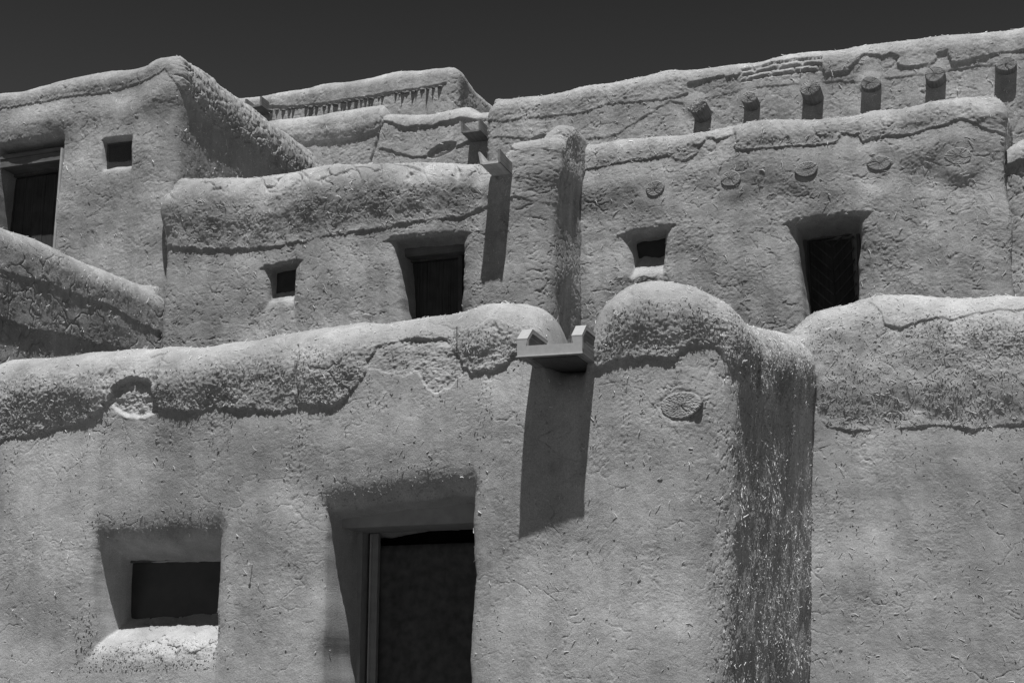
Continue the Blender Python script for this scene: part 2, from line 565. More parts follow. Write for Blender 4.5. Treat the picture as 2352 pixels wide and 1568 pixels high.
        me.polygons.foreach_set('loop_total', np.full(len(Q), 4, np.int32))
        me.update(calc_edges=True); me.validate()
        me.materials.append(m or M['straw'])
        o = bpy.data.objects.new(name, me); COL.objects.link(o); o.parent = parent
        o['kind'] = 'stuff'
        return o

def ramp(d, r, rD, k):
    """recess depth against distance d inside an edge: rounded lip, then a steep reveal"""
    x = np.clip((d + r) / r, 0, 1)
    lip = rD * (1 - np.sqrt(np.clip(1 - x * x, 0, 1)))
    return np.where(d > 0, rD + d * k, lip)

def smin(a, b, k):
    h = np.clip(.5 + .5 * (b - a) / k, 0, 1)
    return b * (1 - h) + a * h - k * h * (1 - h)

def opening(S, Z, TL, TR, BR, BL, depth, rt=.1, rtD=.1, kt=4, rs=.06, rsD=.05, kl=8, kr=10, kb=1.0, rb=.05, wob=.012, seed=1, sk=.05):
    """depth field of a hand-plastered opening whose outer corners are (s, z) points"""
    S = S + wob * fbm(Z * 3, S * .5, 2, seed); Z0 = Z
    Z = Z + wob * fbm(S * 4, Z * .5, 2, seed + 3)
    lx = np.interp(Z, [BL[1], TL[1]], [BL[0], TL[0]])
    rx = np.interp(Z, [BR[1], TR[1]], [BR[0], TR[0]])
    tz = TL[1] + (TR[1] - TL[1]) * (S - TL[0]) / (TR[0] - TL[0])
    bz = BL[1] + (BR[1] - BL[1]) * (S - BL[0]) / (BR[0] - BL[0])
    g = smin(ramp(S - lx, rs, rsD, kl), ramp(rx - S, rs, rsD, kr), .02)
    g = smin(g, ramp(tz - Z, rt, rtD, kt), sk)
    if kb is not None:
        g = smin(g, kb * .5 * ((Z - bz) + np.sqrt((Z - bz) ** 2 + rb * rb)) - kb * .5 * (np.sqrt(.36 + rb * rb) - .6) * ss(-.2, -.5, Z - bz), .03)
        g = np.where(Z < bz - .5, 0, g)
    g = g + ss(.02, .08, g) * (.020 * fbm(S * 7, Z * 7, 3, seed + 7) + .003 * fbm(S * 26, Z * 26, 2, seed + 8))
    g = np.where((S < min(TL[0], BL[0]) - rs - .05) | (S > max(TR[0], BR[0]) + rs + .05) | (Z > max(TL[1], TR[1]) + rt + .05), 0, g)
    return np.clip(g, 0, depth)

def pix_rect(f, px, w):
    """four pixels TL TR BR BL on the plane set in by w -> (u, z) points"""
    return [f.uz(X, Y, w) for X, Y in px]

def framed(parent, f, name, q, w, fw, depth, m_frame, sides='LTRB'):
    """a frame of bars round the quad q = TL TR BR BL (u, z), all in one mesh"""
    TL, TR, BR, BL = [np.array(p) for p in q]
    parts = []
    def bar(a, b, na, nb):
        prof = [tuple(a), tuple(b), tuple(nb), tuple(na)]
        return prism_w(f, prof, w, w + depth)
    ux = (TR - TL) / np.linalg.norm(TR - TL)
    dn = np.array([0, -1.0])
    if 'T' in sides: parts.append(bar(TL, TR, TL + dn * fw, TR + dn * fw))
    if 'B' in sides: parts.append(bar(BL - dn * fw, BR - dn * fw, BL, BR))
    tl = TL + dn * (fw if 'T' in sides else 0); tr = TR + dn * (fw if 'T' in sides else 0)
    bl = BL - dn * (fw if 'B' in sides else 0); br = BR - dn * (fw if 'B' in sides else 0)
    if 'L' in sides: parts.append(bar(tl, tl + ux * fw, bl, bl + ux * fw))
    if 'R' in sides: parts.append(bar(tr - ux * fw, tr, br - ux * fw, br))
    V, Fc = join(*parts)
    return mk(name, V, Fc, m_frame, parent)

def mud(s, h, lam, seed, rough=None, amp=1.0, und=.02):
    """common relief of a mud wall: swells, lumps, crumbs"""
    d = und * (1.5 * noise(s * .9, h * 1.0, seed) + .55 * noise(s * 2.1, h * 2.1, seed + 2))
    d = d + .0045 * amp * fbm(s * 6, h * 6, 3, seed + 11)
    m = ss(-.12, .3, fbm(s * 1.7, h * 1.7, 3, seed + 23))
    if rough is not None: m = np.clip(m * .30 + rough, 0, 1.2)
    pit = ss(.36, .72, noise(s / (lam * 1.5), h / (lam * 1.5), seed + 51)) * ss(-.02, .42, fbm(s * 2.6, h * 2.6, 2, seed + 52) + .4 * noise(s * 11, h * 11, seed + 53))
    return d - .10 * lam * pit + lam * (.035 + .27 * m) * crumbs(s, h, lam, seed + 41), m


# ------------------------------------------------------------------ planes of the terraces
fA = Face((0, 10.0)); fB = Face((0, 14.0)); fC = Face((0, 18.9)); fE = Face((0, 19.05))
fD = Face((0, 20.5)); fD2 = Face((0, 21.1)); fI = Face((0, 24.3)); fH = Face((0, 24.7)); fG = Face((0, 28.0)); fJ = Face((0, 30.0))

def u_on(fa, fb, X, Y):
    """u on plane fa of the point seen at X, Y on plane fb"""
    u, z = fb.uz(X, Y)
    return float((fb.P(u, 0, z) - fa.o) @ fa.d)

def arc_edge(edge, c, wdt, hgt):
    return lambda q: edge(q) + hgt * np.sqrt(np.clip(1 - ((q - c) / wdt) ** 2, 0, 1))

# ================================================================== A: front house
rootA = thing('adobe_house', 'nearest adobe house with open dark doorway, deep window and metal-clad drain spout', 'house', (0, 10, 0), 'stepped adobe houses')
uRA = u_on(fA, fB, 1863, 1250)
wA = Wall(fA, -7.0, uRA, .2, .38, 3.0, 4.1, .36, lean=.06)
wA.top_from([(-300, 860), (-100, 845), (0, 830), (40, 818), (110, 810), (250, 808), (370, 800), (450, 793), (520, 783), (600, 770), (700, 755),
             (800, 737), (900, 718), (1000, 706), (1100, 695), (1170, 688), (1200, 689), (1235, 698), (1258, 713), (1273, 738), (1283, 775), (1290, 835),
             (1358, 835), (1366, 790), (1374, 745), (1388, 713), (1410, 685), (1450, 655), (1490, 643), (1530, 640), (1580, 646), (1615, 662), (1640, 686),
             (1665, 714), (1700, 735), (1745, 742), (1790, 752), (1822, 763)], .022, -.065)
eA = wA.edge([(-200, 1030), (0, 1012), (60, 1000), (130, 980), (200, 965), (238, 940), (241, 925), (360, 940), (366, 940), (400, 942), (450, 948), (500, 938), (560, 940),
              (620, 945), (650, 950), (680, 942), (690, 930), (760, 935), (800, 915), (826, 885), (846, 835), (868, 795), (930, 778), (1015, 778),
              (1040, 795), (1062, 845), (1085, 862), (1130, 852), (1180, 818), (1220, 812), (1290, 822), (1370, 850), (1400, 835), (1450, 825), (1500, 822), (1540, 825), (1560, 812),
              (1580, 797), (1640, 790), (1680, 850), (1720, 900), (1800, 930), (1860, 940)], .012, 3)
sArch, _ = wA.sz(306, 930); sArchW = abs(wA.sz(366, 930)[0] - sArch); zArch = wA.sz(306, 868)[1] - wA.sz(306, 930)[1]
eA1 = arc_edge(eA, sArch, sArchW, zArch)
eA2 = wA.edge([(820, 845), (835, 852), (870, 852), (930, 868), (960, 852), (985, 898), (1003, 905), (1040, 885), (1065, 860), (1090, 850)], .012, 9)
sP0 = wA.sz(822, 850)[0]; sP1 = wA.sz(1075, 850)[0]
ABo = dict(TL=wA.sz(216, 1240), TR=wA.sz(496, 1234), BR=wA.sz(484, 1480), BL=wA.sz(200, 1492))
ADo = dict(TL=wA.sz(744, 1172), TR=wA.sz(1082, 1132), BR=wA.sz(1070, 1620), BL=wA.sz(741, 1640))
ADo['BR'] = (ADo['BR'][0], .35); ADo['BL'] = (ADo['BL'][0], .3)
sVA, zVA = wA.sz(1563, 930)
nailA = wA.sz(579, 1296)
sSpA0 = wA.sz(1222, 850)[0]; sSpA1 = wA.sz(1366, 832)[0]

bVA = float(.032 * (1.5 * noise(np.array([sVA * .9]), np.array([zVA]), 5) + .55 * noise(np.array([sVA * 2.1]), np.array([zVA * 2.1]), 7))[0])
def dispA(S, Z, Hh, PH, ZT):
    e = eA1(S + .045 * noise(Z * 9, S * 4, 301) + .015 * noise(Z * 30, S * 9, 302))
    up = ss(.0, .012, Z - e + .012 * crumbs(S, Hh, .035, 7))
    up = np.where(PH > 0, np.maximum(up, ss(.0, .02, Z - e)), up)
    side = ss(wA.s1 + .02, wA.s1 + .52, S)
    x = (Z - e) / np.maximum(ZT - wA.R * .3 - e, .08)
    lay = up * (.020 + .055 * ss(-.02, .36, Z - e)) * (1 - .5 * ss(.6, 1.4, PH)) * (1 - .55 * side)
    lay = lay * (1 - .6 * ss(sP0 - .1, sP0 + .12, S) * (1 - ss(sP1 - .12, sP1 + .1, S)))
    rough = up * (1 - ss(.25, .7, PH)) * (1 - .45 * side)
    below = np.clip(1 - (e - Z) / .75, 0, 1) * (1 - up)
    streak = ss(.0, .35, fbm(S * 9, Z * 1.3, 3, 61) + .25 * fbm(S * 2, Z, 2, 66)) * below
    d, m = mud(S, Hh, .026, 5, rough * .75 + streak * .5 + .20 * side - .14, 1, .032 * (1 - .8 * side))
    d = d + lay
    d = d + up * .010 * fbm(S * 3.2, Hh * 3.2, 3, 15) * 2
    # broken scar in the parapet and the thin skin left below it
    inp = ss(sP0 - .02, sP0 + .03, S) * (1 - ss(sP1 - .03, sP1 + .02, S))
    d = d - inp * (1 - up) * (.011 + .014 * fbm(S * 6, Z * 6, 2, 35) - .006 * crumbs(S, Hh, .026, 37)) * ss(-.004, .010, Z - eA2(S) - .014 * noise(S * 22, Z * 22, 36))
    # hollow beam hole under the arch: small lip at its foot
    ar = np.clip(1 - ((S - sArch) / (sArchW * 1.0)) ** 2, 0, 1)
    zf = eA(S) - .02 - .075 * ar
    d = d - (.036 + .02 * fbm(S * 10, Z * 10, 2, 39) - .008 * crumbs(S, Hh, .03, 38)) * (1 - up) * ss(0, .25, ar) * ss(0, .045, Z - zf - .012 * noise(S * 18, Z * 18, 34))
    d = d + (.001 + .006 * fbm(S * 14, Z * 14, 2, 32)) * np.exp(-((Z - zf) / .014) ** 2) * ss(0.0, .2, ar)
    ck = cracks(S, Hh, .34, .005, 71, .12) * (.4 + .6 * up) + .25 * cracks(S, Hh, .09, .004, 77, .0) + .6 * up * cracks(S, Hh, .2, .006, 78, .2) * ss(.2, .6, PH)
    d = d - .011 * ck
    # tall shrinkage cracks through the parapet
    for sx, wd in ((wA.sz(690, 880)[0], .005), (wA.sz(305, 830)[0], .006)):
        d = d - .03 * np.exp(-((S - sx - .03 * noise(Z * 9, Z * 0, 3)) / wd) ** 2) * up * (PH < .5)
    d = d + side * (.010 * fbm(S * 3.2, Hh * 2.2, 3, 91) * 2 - .009 * cracks(S * 1.6, Hh * .7, .12, .008, 93, .3))
    # openings
    g = opening(S, Z, **ABo, depth=.46, rt=.26, rtD=.13, kt=2.4, rs=.14, rsD=.10, kl=4.2, kr=9, kb=1.6, rb=.10, seed=21, wob=.025)
    g2 = opening(S, Z, **ADo, depth=1.35, rt=.22, rtD=.12, kt=5, rs=.10, rsD=.08, kl=14, kr=20, kb=None, seed=25, wob=.02)
    d = d * (1 - ss(.05, .2, g2) * .9) * (1 - ss(.05, .2, g) * .9) - g - g2
    gs = ss(.02, .06, g) * (1 - ss(.2, .32, Z - ABo['BL'][1])) * ss(.12, .24, S - ABo['BL'][0])
    d = d + gs * (.022 * fbm(S * 8, Z * 8, 3, 95) + .006 * crumbs(S, Z, .028, 97) - .02 * cracks(S, Z, .16, .007, 98, .2))
    # soft swelling under the sill and mud packed round the log end
    d = d + .03 * np.exp(-(((S - (ABo['BL'][0] + ABo['BR'][0]) / 2) / .45) ** 2 + ((Z - ABo['BL'][1] + .02) / .12) ** 2))
    q = np.exp(-(((S - sVA) ** 2 + (Z - zVA) ** 2) / .23 ** 2) ** 2)
    d = d * (1 - q) + q * (bVA + np.minimum(wA.plan(S)[1], .015) + .0035 * crumbs(S, Z, .03, 49) + .003 * fbm(S * 9, Z * 9, 2, 48) - .008 * cracks(S, Z, .10, .005, 47, .3))
    rr = np.hypot((S - sVA) / .155, (Z - zVA) / .115)
    d = d - .005 * (1 - ss(.84, .96, rr + .10 * noise(S * 16, Z * 16, 44))) + .0015 * np.exp(-((rr - 1.2) / .2) ** 2) * (1 + 1.5 * fbm(S * 9, Z * 9, 2, 5))
    return d

dsA = .0058
visA = (wA.sz(-40, 1200)[0], wA.s2 + 3.9)
zvA = 1.75
wA.build(rootA, M['near'], dispA, dsA, visA, 0.0, zvA)
def crumbA(S, Z, PH):
    e = eA1(S); up = (Z > e)
    st = ss(.05, .35, fbm(S * 9, Z * 1.3, 3, 61) + .25 * fbm(S * 2, Z, 2, 66)) * np.clip(1 - (e - Z) / .7, 0, 1)
    lint = np.exp(-((Z - ADo['TL'][1] - .12) / .12) ** 2) * (S > ADo['TL'][0] - .1) * (S < ADo['TR'][0] + .1) + np.exp(-((Z - ABo['TL'][1] - .1) / .1) ** 2) * (S > ABo['TL'][0] - .1) * (S < ABo['TR'][0] + .1)
    patch = .3 + ss(-.1, .25, fbm(S * 2.3, Z * 2.3, 3, 67))
    sill = (Z > ABo['BL'][1] - .15) * (Z < ABo['BL'][1] + .28) * (S > ABo['BL'][0] - .1) * (S < ABo['BR'][0] + .05)
    return 1.1 * sill + up * (1 - ss(.1, .5, PH)) * patch * 1.7 + (~up) * (.55 * st + .6 * lint + .015) + .12 * ss(wA.s1 + .2, wA.s1 + .7, S) * patch
wA.straw(rootA, 11000, (visA[0], wA.s3), (zvA, 6), .0075, .0042, crumbA, 4, .25, 'mud_crumbs', M['near'])
wA.straw(rootA, 5000, (visA[0], wA.s3), (zvA, 6), .018, .0036,
         lambda S, Z, PH: .16 + .7 * (Z > eA1(S)) + 1.0 * ss(wA.s1 + .2, wA.s1 + .7, S) * (.25 + 1.5 * ss(-.15, .3, fbm(S * 2.5, Z * 1.6, 3, 68))), 3, .30)

# window of the front house: thin frame and dark pane set deep in the recess
def add_window(parent, f, px, w, fw, fd, mf, mp, name='window', pane='pane', sides='LTRB'):
    q = pix_rect(f, px, w)
    fr = framed(parent, f, name, q, w, fw, fd, mf, sides)
    q2 = pix_rect(f, px, w + fd * .5)
    V, Fc = prism_w(f, q2, w + fd * .55, w + fd * .55 + .012)
    mk(pane, V, Fc, mp, fr)
    return fr
add_window(rootA, fA, [(291, 1287), (530, 1270), (525, 1475), (283, 1480)], .39, .02, .05, M['wood_z'], M['glass'], sides='LT')

# doorway of the front house
def doorA():
    w = .50
    uL, zT = fA.uz(812, 1221, w); uR, _ = fA.uz(1100, 1200, w)
    zT2 = fA.uz(1085, 1206, w)[1]
    zl = fA.uz(820, 1221, w)[1]
    # lintel board and left post (frame stands in the reveal)
    V, Fc = box_uwz(fA, uL - .14, uR + .06, .26, .62, zl, zl + .15)
    fr = mk('door_frame', *join((V, Fc), box_uwz(fA, uL, uL + .075, w, w + .11, .32, zl)), M['frame_paint'], rootA)
    # narrow leaf standing ajar behind the post
    u1 = fA.uz(838, 1300, w + .06)[0]
    leaf = mk('door', *box_uwz(fA, u1 + .035, u1 + .085, w + .10, w + .14, .34, zl - .005), M['frame_paint'], rootA)
    mk('stile_edge', *box_uwz(fA, u1 + .03, u1 + .04, w + .075, w + .10, .34, zl - .01), M['edge_paint'], leaf)
    # hanging cloth; a near-black panel behind it paints the room's shade
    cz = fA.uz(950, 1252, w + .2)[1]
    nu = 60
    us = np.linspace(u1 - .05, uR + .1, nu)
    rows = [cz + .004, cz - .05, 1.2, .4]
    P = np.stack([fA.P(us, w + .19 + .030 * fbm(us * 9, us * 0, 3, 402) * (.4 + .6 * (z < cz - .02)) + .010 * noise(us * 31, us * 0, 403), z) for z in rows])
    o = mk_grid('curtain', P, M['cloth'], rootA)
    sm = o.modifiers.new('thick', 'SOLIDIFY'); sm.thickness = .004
    mk('room_shade_panel', *box_uwz(fA, uL - .1, uR + .12, w + .24, w + .25, .3, zl + .2), M['dark'], rootA)
doorA()

# log end
def pxlog(name, f, parent, X, Y, rx, ry, wf, seed, k=.90, **kw):
    u, z = f.uz(X, Y, wf)
    d = np.linalg.norm(f.P(u, 0, z) - CAM)
    return log(name, f, parent, u, z, wf, k * rx / F * d / math.cos(A0 + math.atan((X - W / 2) / F)), k * ry / F * d / .96, seed, **kw)
pxlog('roof_beam', fA, rootA, 1563, 930, 47, 34, -bVA - .004, 5, relief=.3, mend=M['log_dusty'])

# nail with its shadow, and the wire hanging at the scar
def rod(name, a, b, r, m, parent):
    a, b = np.array(a), np.array(b)
    d = (b - a) / np.linalg.norm(b - a)
    x = np.cross(d, [.3, .2, 1]); x /= np.linalg.norm(x); y = np.cross(d, x)
    V = [p + r * s * (math.cos(t) * x + math.sin(t) * y) for p, s in ((a, 1), (b, .8)) for t in np.linspace(0, 2 * PI, 7)[:-1]]
    Fc = [(i, (i + 1) % 6, 6 + (i + 1) % 6, 6 + i) for i in range(6)] + [(5, 4, 3, 2, 1, 0), (6, 7, 8, 9, 10, 11)]
    return mk(name, V, Fc, m, parent)
un, zn = nailA
V, Fc = [], []
for (w, r) in ((.02, .003), (-.050, .003), (-.050, .0095), (-.056, .0095)):
    V += [fA.P(un + r * math.cos(t), w, zn + r * math.sin(t)) for t in np.linspace(0, 2 * PI, 9)[:-1]]
for q in range(3):
    Fc += [(q * 8 + i, q * 8 + (i + 1) % 8, q * 8 + 8 + (i + 1) % 8, q * 8 + 8 + i) for i in range(8)]
Fc.append(tuple(range(24, 32)))
mk('nail', V, Fc, M['nail'], rootA)
ua, za = fA.uz(1053, 752, -.10); ub, zb_ = fA.uz(1052, 838, -.05)
rod('hanging_wire', fA.P(ua, -.13, za), fA.P(ub, -.07, zb_), .0035, M['wood_z'], rootA)

# big spout of the front house
def spout_big():
    fS = SkewFace(fA, fA.uz(1275, 830)[0], .20)
    Pj = .37
    u0 = fA.uz(1189, 815, -Pj)[0]; u1 = fA.uz(1335, 800, -Pj)[0]
    z0 = fS.uz(1258, 809, -Pj)[1]
    t = .055
    sp = mk('drain_spout', *box_uwz(fS, u0 + .012, u1 - .012, -Pj + .008, .45, z0 - .010, z0 + .05), M['wood_w'], rootA)
    prof = [(-Pj + .012, z0 - .004), (-Pj + .012, z0 + .10), (-Pj + .115, z0 + .19), (.45, z0 + .19), (.45, z0 - .004)]
    # upper and lower plank of each side with the joint between them
    for ua_, ub_ in ((u0 + .004, u0 + t), (u1 - t, u1 - .004)):
        lo = [(-Pj + .012, z0 - .012), (-Pj + .012, z0 + .072), (.45, z0 + .072), (.45, z0 - .012)]
        hi = [(-Pj + .012, z0 + .077), (-Pj + .012, z0 + .10), (-Pj + .115, z0 + .186), (.45, z0 + .186), (.45, z0 + .077)]
        mk('side_board', *join(prism_u(fS, lo, ua_, ub_), prism_u(fS, hi, ua_ + .003, ub_ - .003)), M['wood_w'], sp)
    # metal cladding: front plate with two raised cheeks and folded caps
    uu = [u0, u1]
    plate = [(u0, z0 - .012), (u1, z0 - .012), (u1, z0 + .105), (u1 - .07, z0 + .105), (u1 - .062, z0 + .055), (u0 + .062, z0 + .055), (u0 + .07, z0 + .105), (u0, z0 + .105)]
    pl = prism_w(fS, plate, -Pj, -Pj + .01)
    caps = []
    for a, b in ((u0 - .001, u0 + .071), (u1 - .071, u1 + .001)):
        cap = [(-Pj - .001, z0 + .100), (-Pj - .001, z0 + .107), (-Pj + .108, z0 + .196), (.30, z0 + .196), (.30, z0 + .189), (-Pj + .112, z0 + .189)]
        caps.append(prism_u(fS, cap, a, b))
        for q in (a, b - .004):
            chk = [(-Pj + .002, z0 + .02), (-Pj + .002, z0 + .103), (-Pj + .11, z0 + .191), (.3, z0 + .191), (.3, z0 + .166), (-Pj + .115, z0 + .166), (-Pj + .03, z0 + .10), (-Pj + .03, z0 + .02)]
            caps.append(prism_u(fS, chk, q + .0005, q + .0035))
    drip = [(-Pj - .012, z0 - .022), (-Pj - .012, z0 - .016), (-Pj + .012, z0 - .008), (-Pj + .012, z0 - .014)]
    o = mk('metal_cladding', *join(pl, *caps, prism_u(fS, drip, u0 - .006, u1 + .004)), M['metal'], sp)
    # sunk dark panel on the underside
    mk('underside_panel', *box_uwz(fS, u0 + .075, u1 - .06, -Pj + .09, .2, z0 - .0165, z0 - .008), M['wood_z'], sp)
spout_big()

# ================================================================== B: house on the right
rootB = thing('adobe_house', 'front right adobe house with a broad smooth rounded parapet and no openings', 'house', (3, 11, 0), 'stepped adobe houses')
uLB = float((fA.P(uRA - .6, 3.6, 3) - fB.o) @ fB.d)
wB = Wall(fB, uLB, 6.0, .1, .3, 2.5, 2.0, .36)
wB.top_from([(1790, 800), (1814, 765), (1835, 740), (1869, 713), (1903, 700), (1971, 688), (2023, 680), (2074, 680), (2125, 684), (2197, 688), (2297, 682), (2352, 680), (2700, 650)], .03, -.045)
eB = wB.edge([(1840, 900), (1874, 921), (1879, 956), (1903, 980), (1971, 990), (2023, 981), (2074, 985), (2142, 976), (2211, 980), (2238, 986), (2297, 976), (2352, 974), (2600, 960)], .008, 4)
eB2 = wB.edge([(1990, 700), (2010, 712), (2026, 728), (2034, 752), (2070, 758), (2120, 745), (2165, 738), (2190, 742), (2240, 728), (2300, 722), (2352, 718), (2500, 700)], .01, 6)
sB2 = wB.sz(2000, 720)[0]
def dispB(S, Z, Hh, PH, ZT):
    e = eB(S)
    up = ss(-.008, .008, Z - e + .008 * crumbs(S, Hh, .03, 8))
    x = np.clip((Z - e) / np.maximum(ZT - e, .1), 0, 1.2)
    d, m = mud(S, Hh, .024, 105, up * (.05 + .40 * ss(.35, .6, x) * ss(-.1, .6, S - sB2)) * (1 - ss(.5, 1, PH)), 1, .022)
    d = d + up * (.012 + .045 * ss(.0, .40, Z - e)) * (1 - .5 * ss(.7, 1.4, PH))
    d = d + up * .012 * fbm(S * 3, Hh * 3, 3, 115) * 2
    top = ss(-.006, .008, Z - eB2(S)) * ss(sB2 - .05, sB2 + .03, S) * (PH < 1.2)
    top = np.where(PH > 0, ss(-.006, .008, Z - eB2(S)) * ss(sB2 - .05, sB2 + .03, S), top)
    d = d + .014 * top
    d = d - .007 * (cracks(S, Hh, .42, .005, 171, .10) + .3 * cracks(S, Hh, .10, .004, 177, .0)) 
    return d
visB = (wB.sm2, wB.sz(2400, 1200)[0])
wB.build(rootB, M['near'], dispB, .0068, (wB.sm1 - .1, visB[1]), 0.0, 1.75)
def crumbB(S, Z, PH):
    patch = .15 + ss(-.1, .3, fbm(S * 2.1, Z * 2.1, 3, 167))
    return patch * (.10 + 1.3 * (Z > eB(S)) * (1 - ss(.2, .55, PH)) * (.3 + .7 * (S > sB2)))
wB.straw(rootB, 2200, (wB.sm1, visB[1]), (1.75, 6), .0085, .0045, crumbB, 14, .3, 'mud_crumbs', M['near'])
wB.straw(rootB, 1700, (wB.sm1, visB[1]), (1.75, 6), .03, .0032, lambda S, Z, PH: .22 + 1.3 * (Z > eB(S)), 13, .16)

# ================================================================== C: middle house
rootC = thing('adobe_house', 'middle adobe house with small splayed window, deep plank door and long-shadowed wooden spout', 'house', (-1, 19, 0), 'stepped adobe houses')
uLC = fC.uz(371, 720)[0]; uRC = u_on(fC, fD, 1311, 560)
wC = Wall(fC, uLC, uRC, .12, .34, .3, 3.4, .44, lean=.03)
wC.top_from([(385, 445), (400, 432), (424, 418), (479, 418), (581, 413), (684, 402), (756, 395), (824, 387), (893, 381), (944, 383), (1002, 385),
             (1064, 381), (1105, 379), (1112, 384), (1120, 400), (1170, 398), (1180, 360), (1190, 345), (1218, 337), (1238, 330), (1246, 308), (1254, 297), (1268, 293), (1282, 296), (1295, 308), (1312, 330), (1328, 360)], .03, -.03)
sSpC = wC.sz(1120, 420)[0]
wC.Rf = lambda q: .44 - .28 * ss(sSpC - .15, sSpC + .35, q)
eC = wC.edge([(371, 560), (400, 570), (470, 575), (560, 572), (650, 565), (720, 552), (780, 540), (850, 530), (900, 520), (1000, 505), (1060, 500), (1110, 480), (1180, 455),
              (1250, 470), (1320, 480)], .02, 13)
CWo = dict(TL=wC.sz(618, 612), TR=wC.sz(673, 602), BR=wC.sz(666, 704), BL=wC.sz(610, 712))
CDo = dict(TL=wC.sz(905, 550), TR=wC.sz(1060, 537), BR=wC.sz(1049, 800), BL=wC.sz(925, 800))
sC = wC.sz(640, 690)
def dispC(S, Z, Hh, PH, ZT):
    e = eC(S)
    up = ss(.0, .02, Z - e + .02 * crumbs(S, Hh, .06, 8))
    x = np.clip((Z - e) / np.maximum(ZT - e, .1), 0, 1.3)
    side = ss(wC.s1 - .05, wC.s1 + .25, S)
    rough = up * (1 - ss(.10, .4, PH)) * .22
    d, m = mud(S, Hh, .045, 205, (rough + .12 * side) * (1 - .6 * ss(sSpC, sSpC + .3, S)) - .05, 1.3 - .6 * ss(sSpC, sSpC + .3, S), .035)
    d = d + up * (.022 + .085 * ss(.05, .60, Z - e)) * (1 - .4 * ss(.7, 1.4, PH)) * (1 - .6 * ss(wC.s1 - .5, wC.s1 - .2, S))
    d = d + up * .02 * fbm(S * 2.2, Hh * 2.2, 3, 215) * 1.6 * (1 - .5 * ss(sSpC, sSpC + .3, S))
    ck = 1.5 * cracks(S * .8, Hh + S * .45, .36, .021, 271, .36) * (.06 + .94 * up * ss(.05, .5, PH)) + .4 * cracks(S, Hh, .14, .007, 277, .1)
    d = d - .034 * ck - side * .012 * cracks(S, Hh, .2, .012, 279, .2)
    g = opening(S, Z, **CWo, depth=.42, rt=.06, rtD=.05, kt=6, rs=.22, rsD=.17, kl=4.5, kr=8, kb=.75, rb=.14, seed=221, wob=.03)
    g2 = opening(S, Z, **CDo, depth=.60, rt=.09, rtD=.07, kt=5, rs=.20, rsD=.15, kl=10, kr=12, kb=None, seed=225, sk=.08, wob=.03)
    d = d * (1 - ss(.05, .2, g2) * .9) * (1 - ss(.05, .2, g) * .9) - g - g2
    d = d + .05 * np.exp(-(((S - sC[0]) / .2) ** 2 + ((Z - sC[1]) / .12) ** 2)) * (g < .12)
    return d
wC.build(rootC, M['mid'], dispC, .0115, (wC.sm1 - .05, wC.s2 + 1.6), 2.5, 5.2)
wC.straw(rootC, 2000, (wC.sm1, wC.s2 + 1.2), (5.2, 9.5), .035, .0045, lambda S, Z, PH: (.35 + 1.0 * (Z > eC(S))) * (1 - .8 * ss(wC.s1 - .2, wC.s1 + .1, S)), 23, .15)

def plank_door(parent, f, px, w, mdoor, mframe, fw=.07, planks=5, handle=True, z_low=None):
    q = pix_rect(f, px, w)
    if z_low is not None:
        q[2] = (q[2][0], z_low); q[3] = (q[3][0], z_low)
    framed(parent, f, 'door_frame', q, w, fw, .10, mframe, 'LTR')
    uL, uR = max(q[0][0], q[3][0]) + fw + .006, min(q[1][0], q[2][0]) - fw - .006
    zt = min(q[0][1], q[1][1]) - fw - .01; zb = q[2][1]
    parts = []
    for i in range(planks):
        a = uL + (uR - uL) * i / planks; b = uL + (uR - uL) * (i + 1) / planks - .003
        o_ = .004 * ((i * 7) % 3)
        parts.append(box_uwz(f, a, b, w + .055 + o_, w + .09, zb, zt))
    d = mk('door', *join(*parts), mdoor, parent)
    if handle:
        V, Fc = box_uwz(f, uR - .16, uR - .11, w + .035, w + .06, zb + (zt - zb) * .45, zb + (zt - zb) * .45 + .09)
        mk('handle', V, Fc, M['mesh'], d)
    return d
# door of C: heavy wooden lintel beam in front, plank door behind
plank_door(rootC, fC, [(930, 594), (1062, 580), (1060, 760), (930, 770)], .46, M['door_z'], M['wood_z'], .06, 6, True, 4.6)
ul, zl = fC.uz(915, 592, .36); ur, zr = fC.uz(1070, 578, .36)
mk('lintel_beam', *box_uwz(fC, ul - .05, ur + .08, .30, .50, zl - .02, zl + .12), M['wood_u'], rootC)
add_window(rootC, fC, [(598, 614), (710, 600), (710, 690), (598, 692)], .21, .02, .04, M['wood_z'], M['glass'])  # real pane, oversized and set forward; its dark tone stands in for recess shade

def plank_spout(parent, f, pxb, pj, wid, hgt, t=.035, mside=None, flare=.0, rear=.5, lean=.06, mleft=None, mbot=None):
    """open trough of three boards; pxb = pixel of the front bottom middle"""
    u, z = f.uz(pxb[0], pxb[1], -pj)
    u0, u1 = u - wid / 2, u + wid / 2
    sp = mk('drain_spout', *box_uwz(f, u0, u1, -pj, rear, z, z + t), mbot or mside or M['wood_w'], parent)
    for sgn, uu, mm in ((-1, u0 + .010, mleft or mside or M['wood_w']), (1, u1 - .010, mside or M['wood_w'])):
        hh = hgt if sgn > 0 else hgt * .96
        V = []
        for w, zz in ((-pj - .012, z + .004), (-pj - .03, z + hh), (-pj * .4, z + hh - flare), (rear, z + hh), (rear, z + .004)):
            k_ = (zz - z) / hgt
            V.append(f.P(uu + (sgn * lean * hgt * k_ if sgn < 0 else 0), w, zz))
        for i in range(5):
            k_ = [.0, 1, 1, 1, 0][i]
            V.append(np.asarray(V[i]) + sgn * t * f.d)
        n = 5
        Fc = [tuple(range(n)), tuple(range(2 * n - 1, n - 1, -1))] + [(i, i + n, (i + 1) % n + n, (i + 1) % n) for i in range(n)]
        mk('side_board', V, Fc, mm, sp)
    return sp
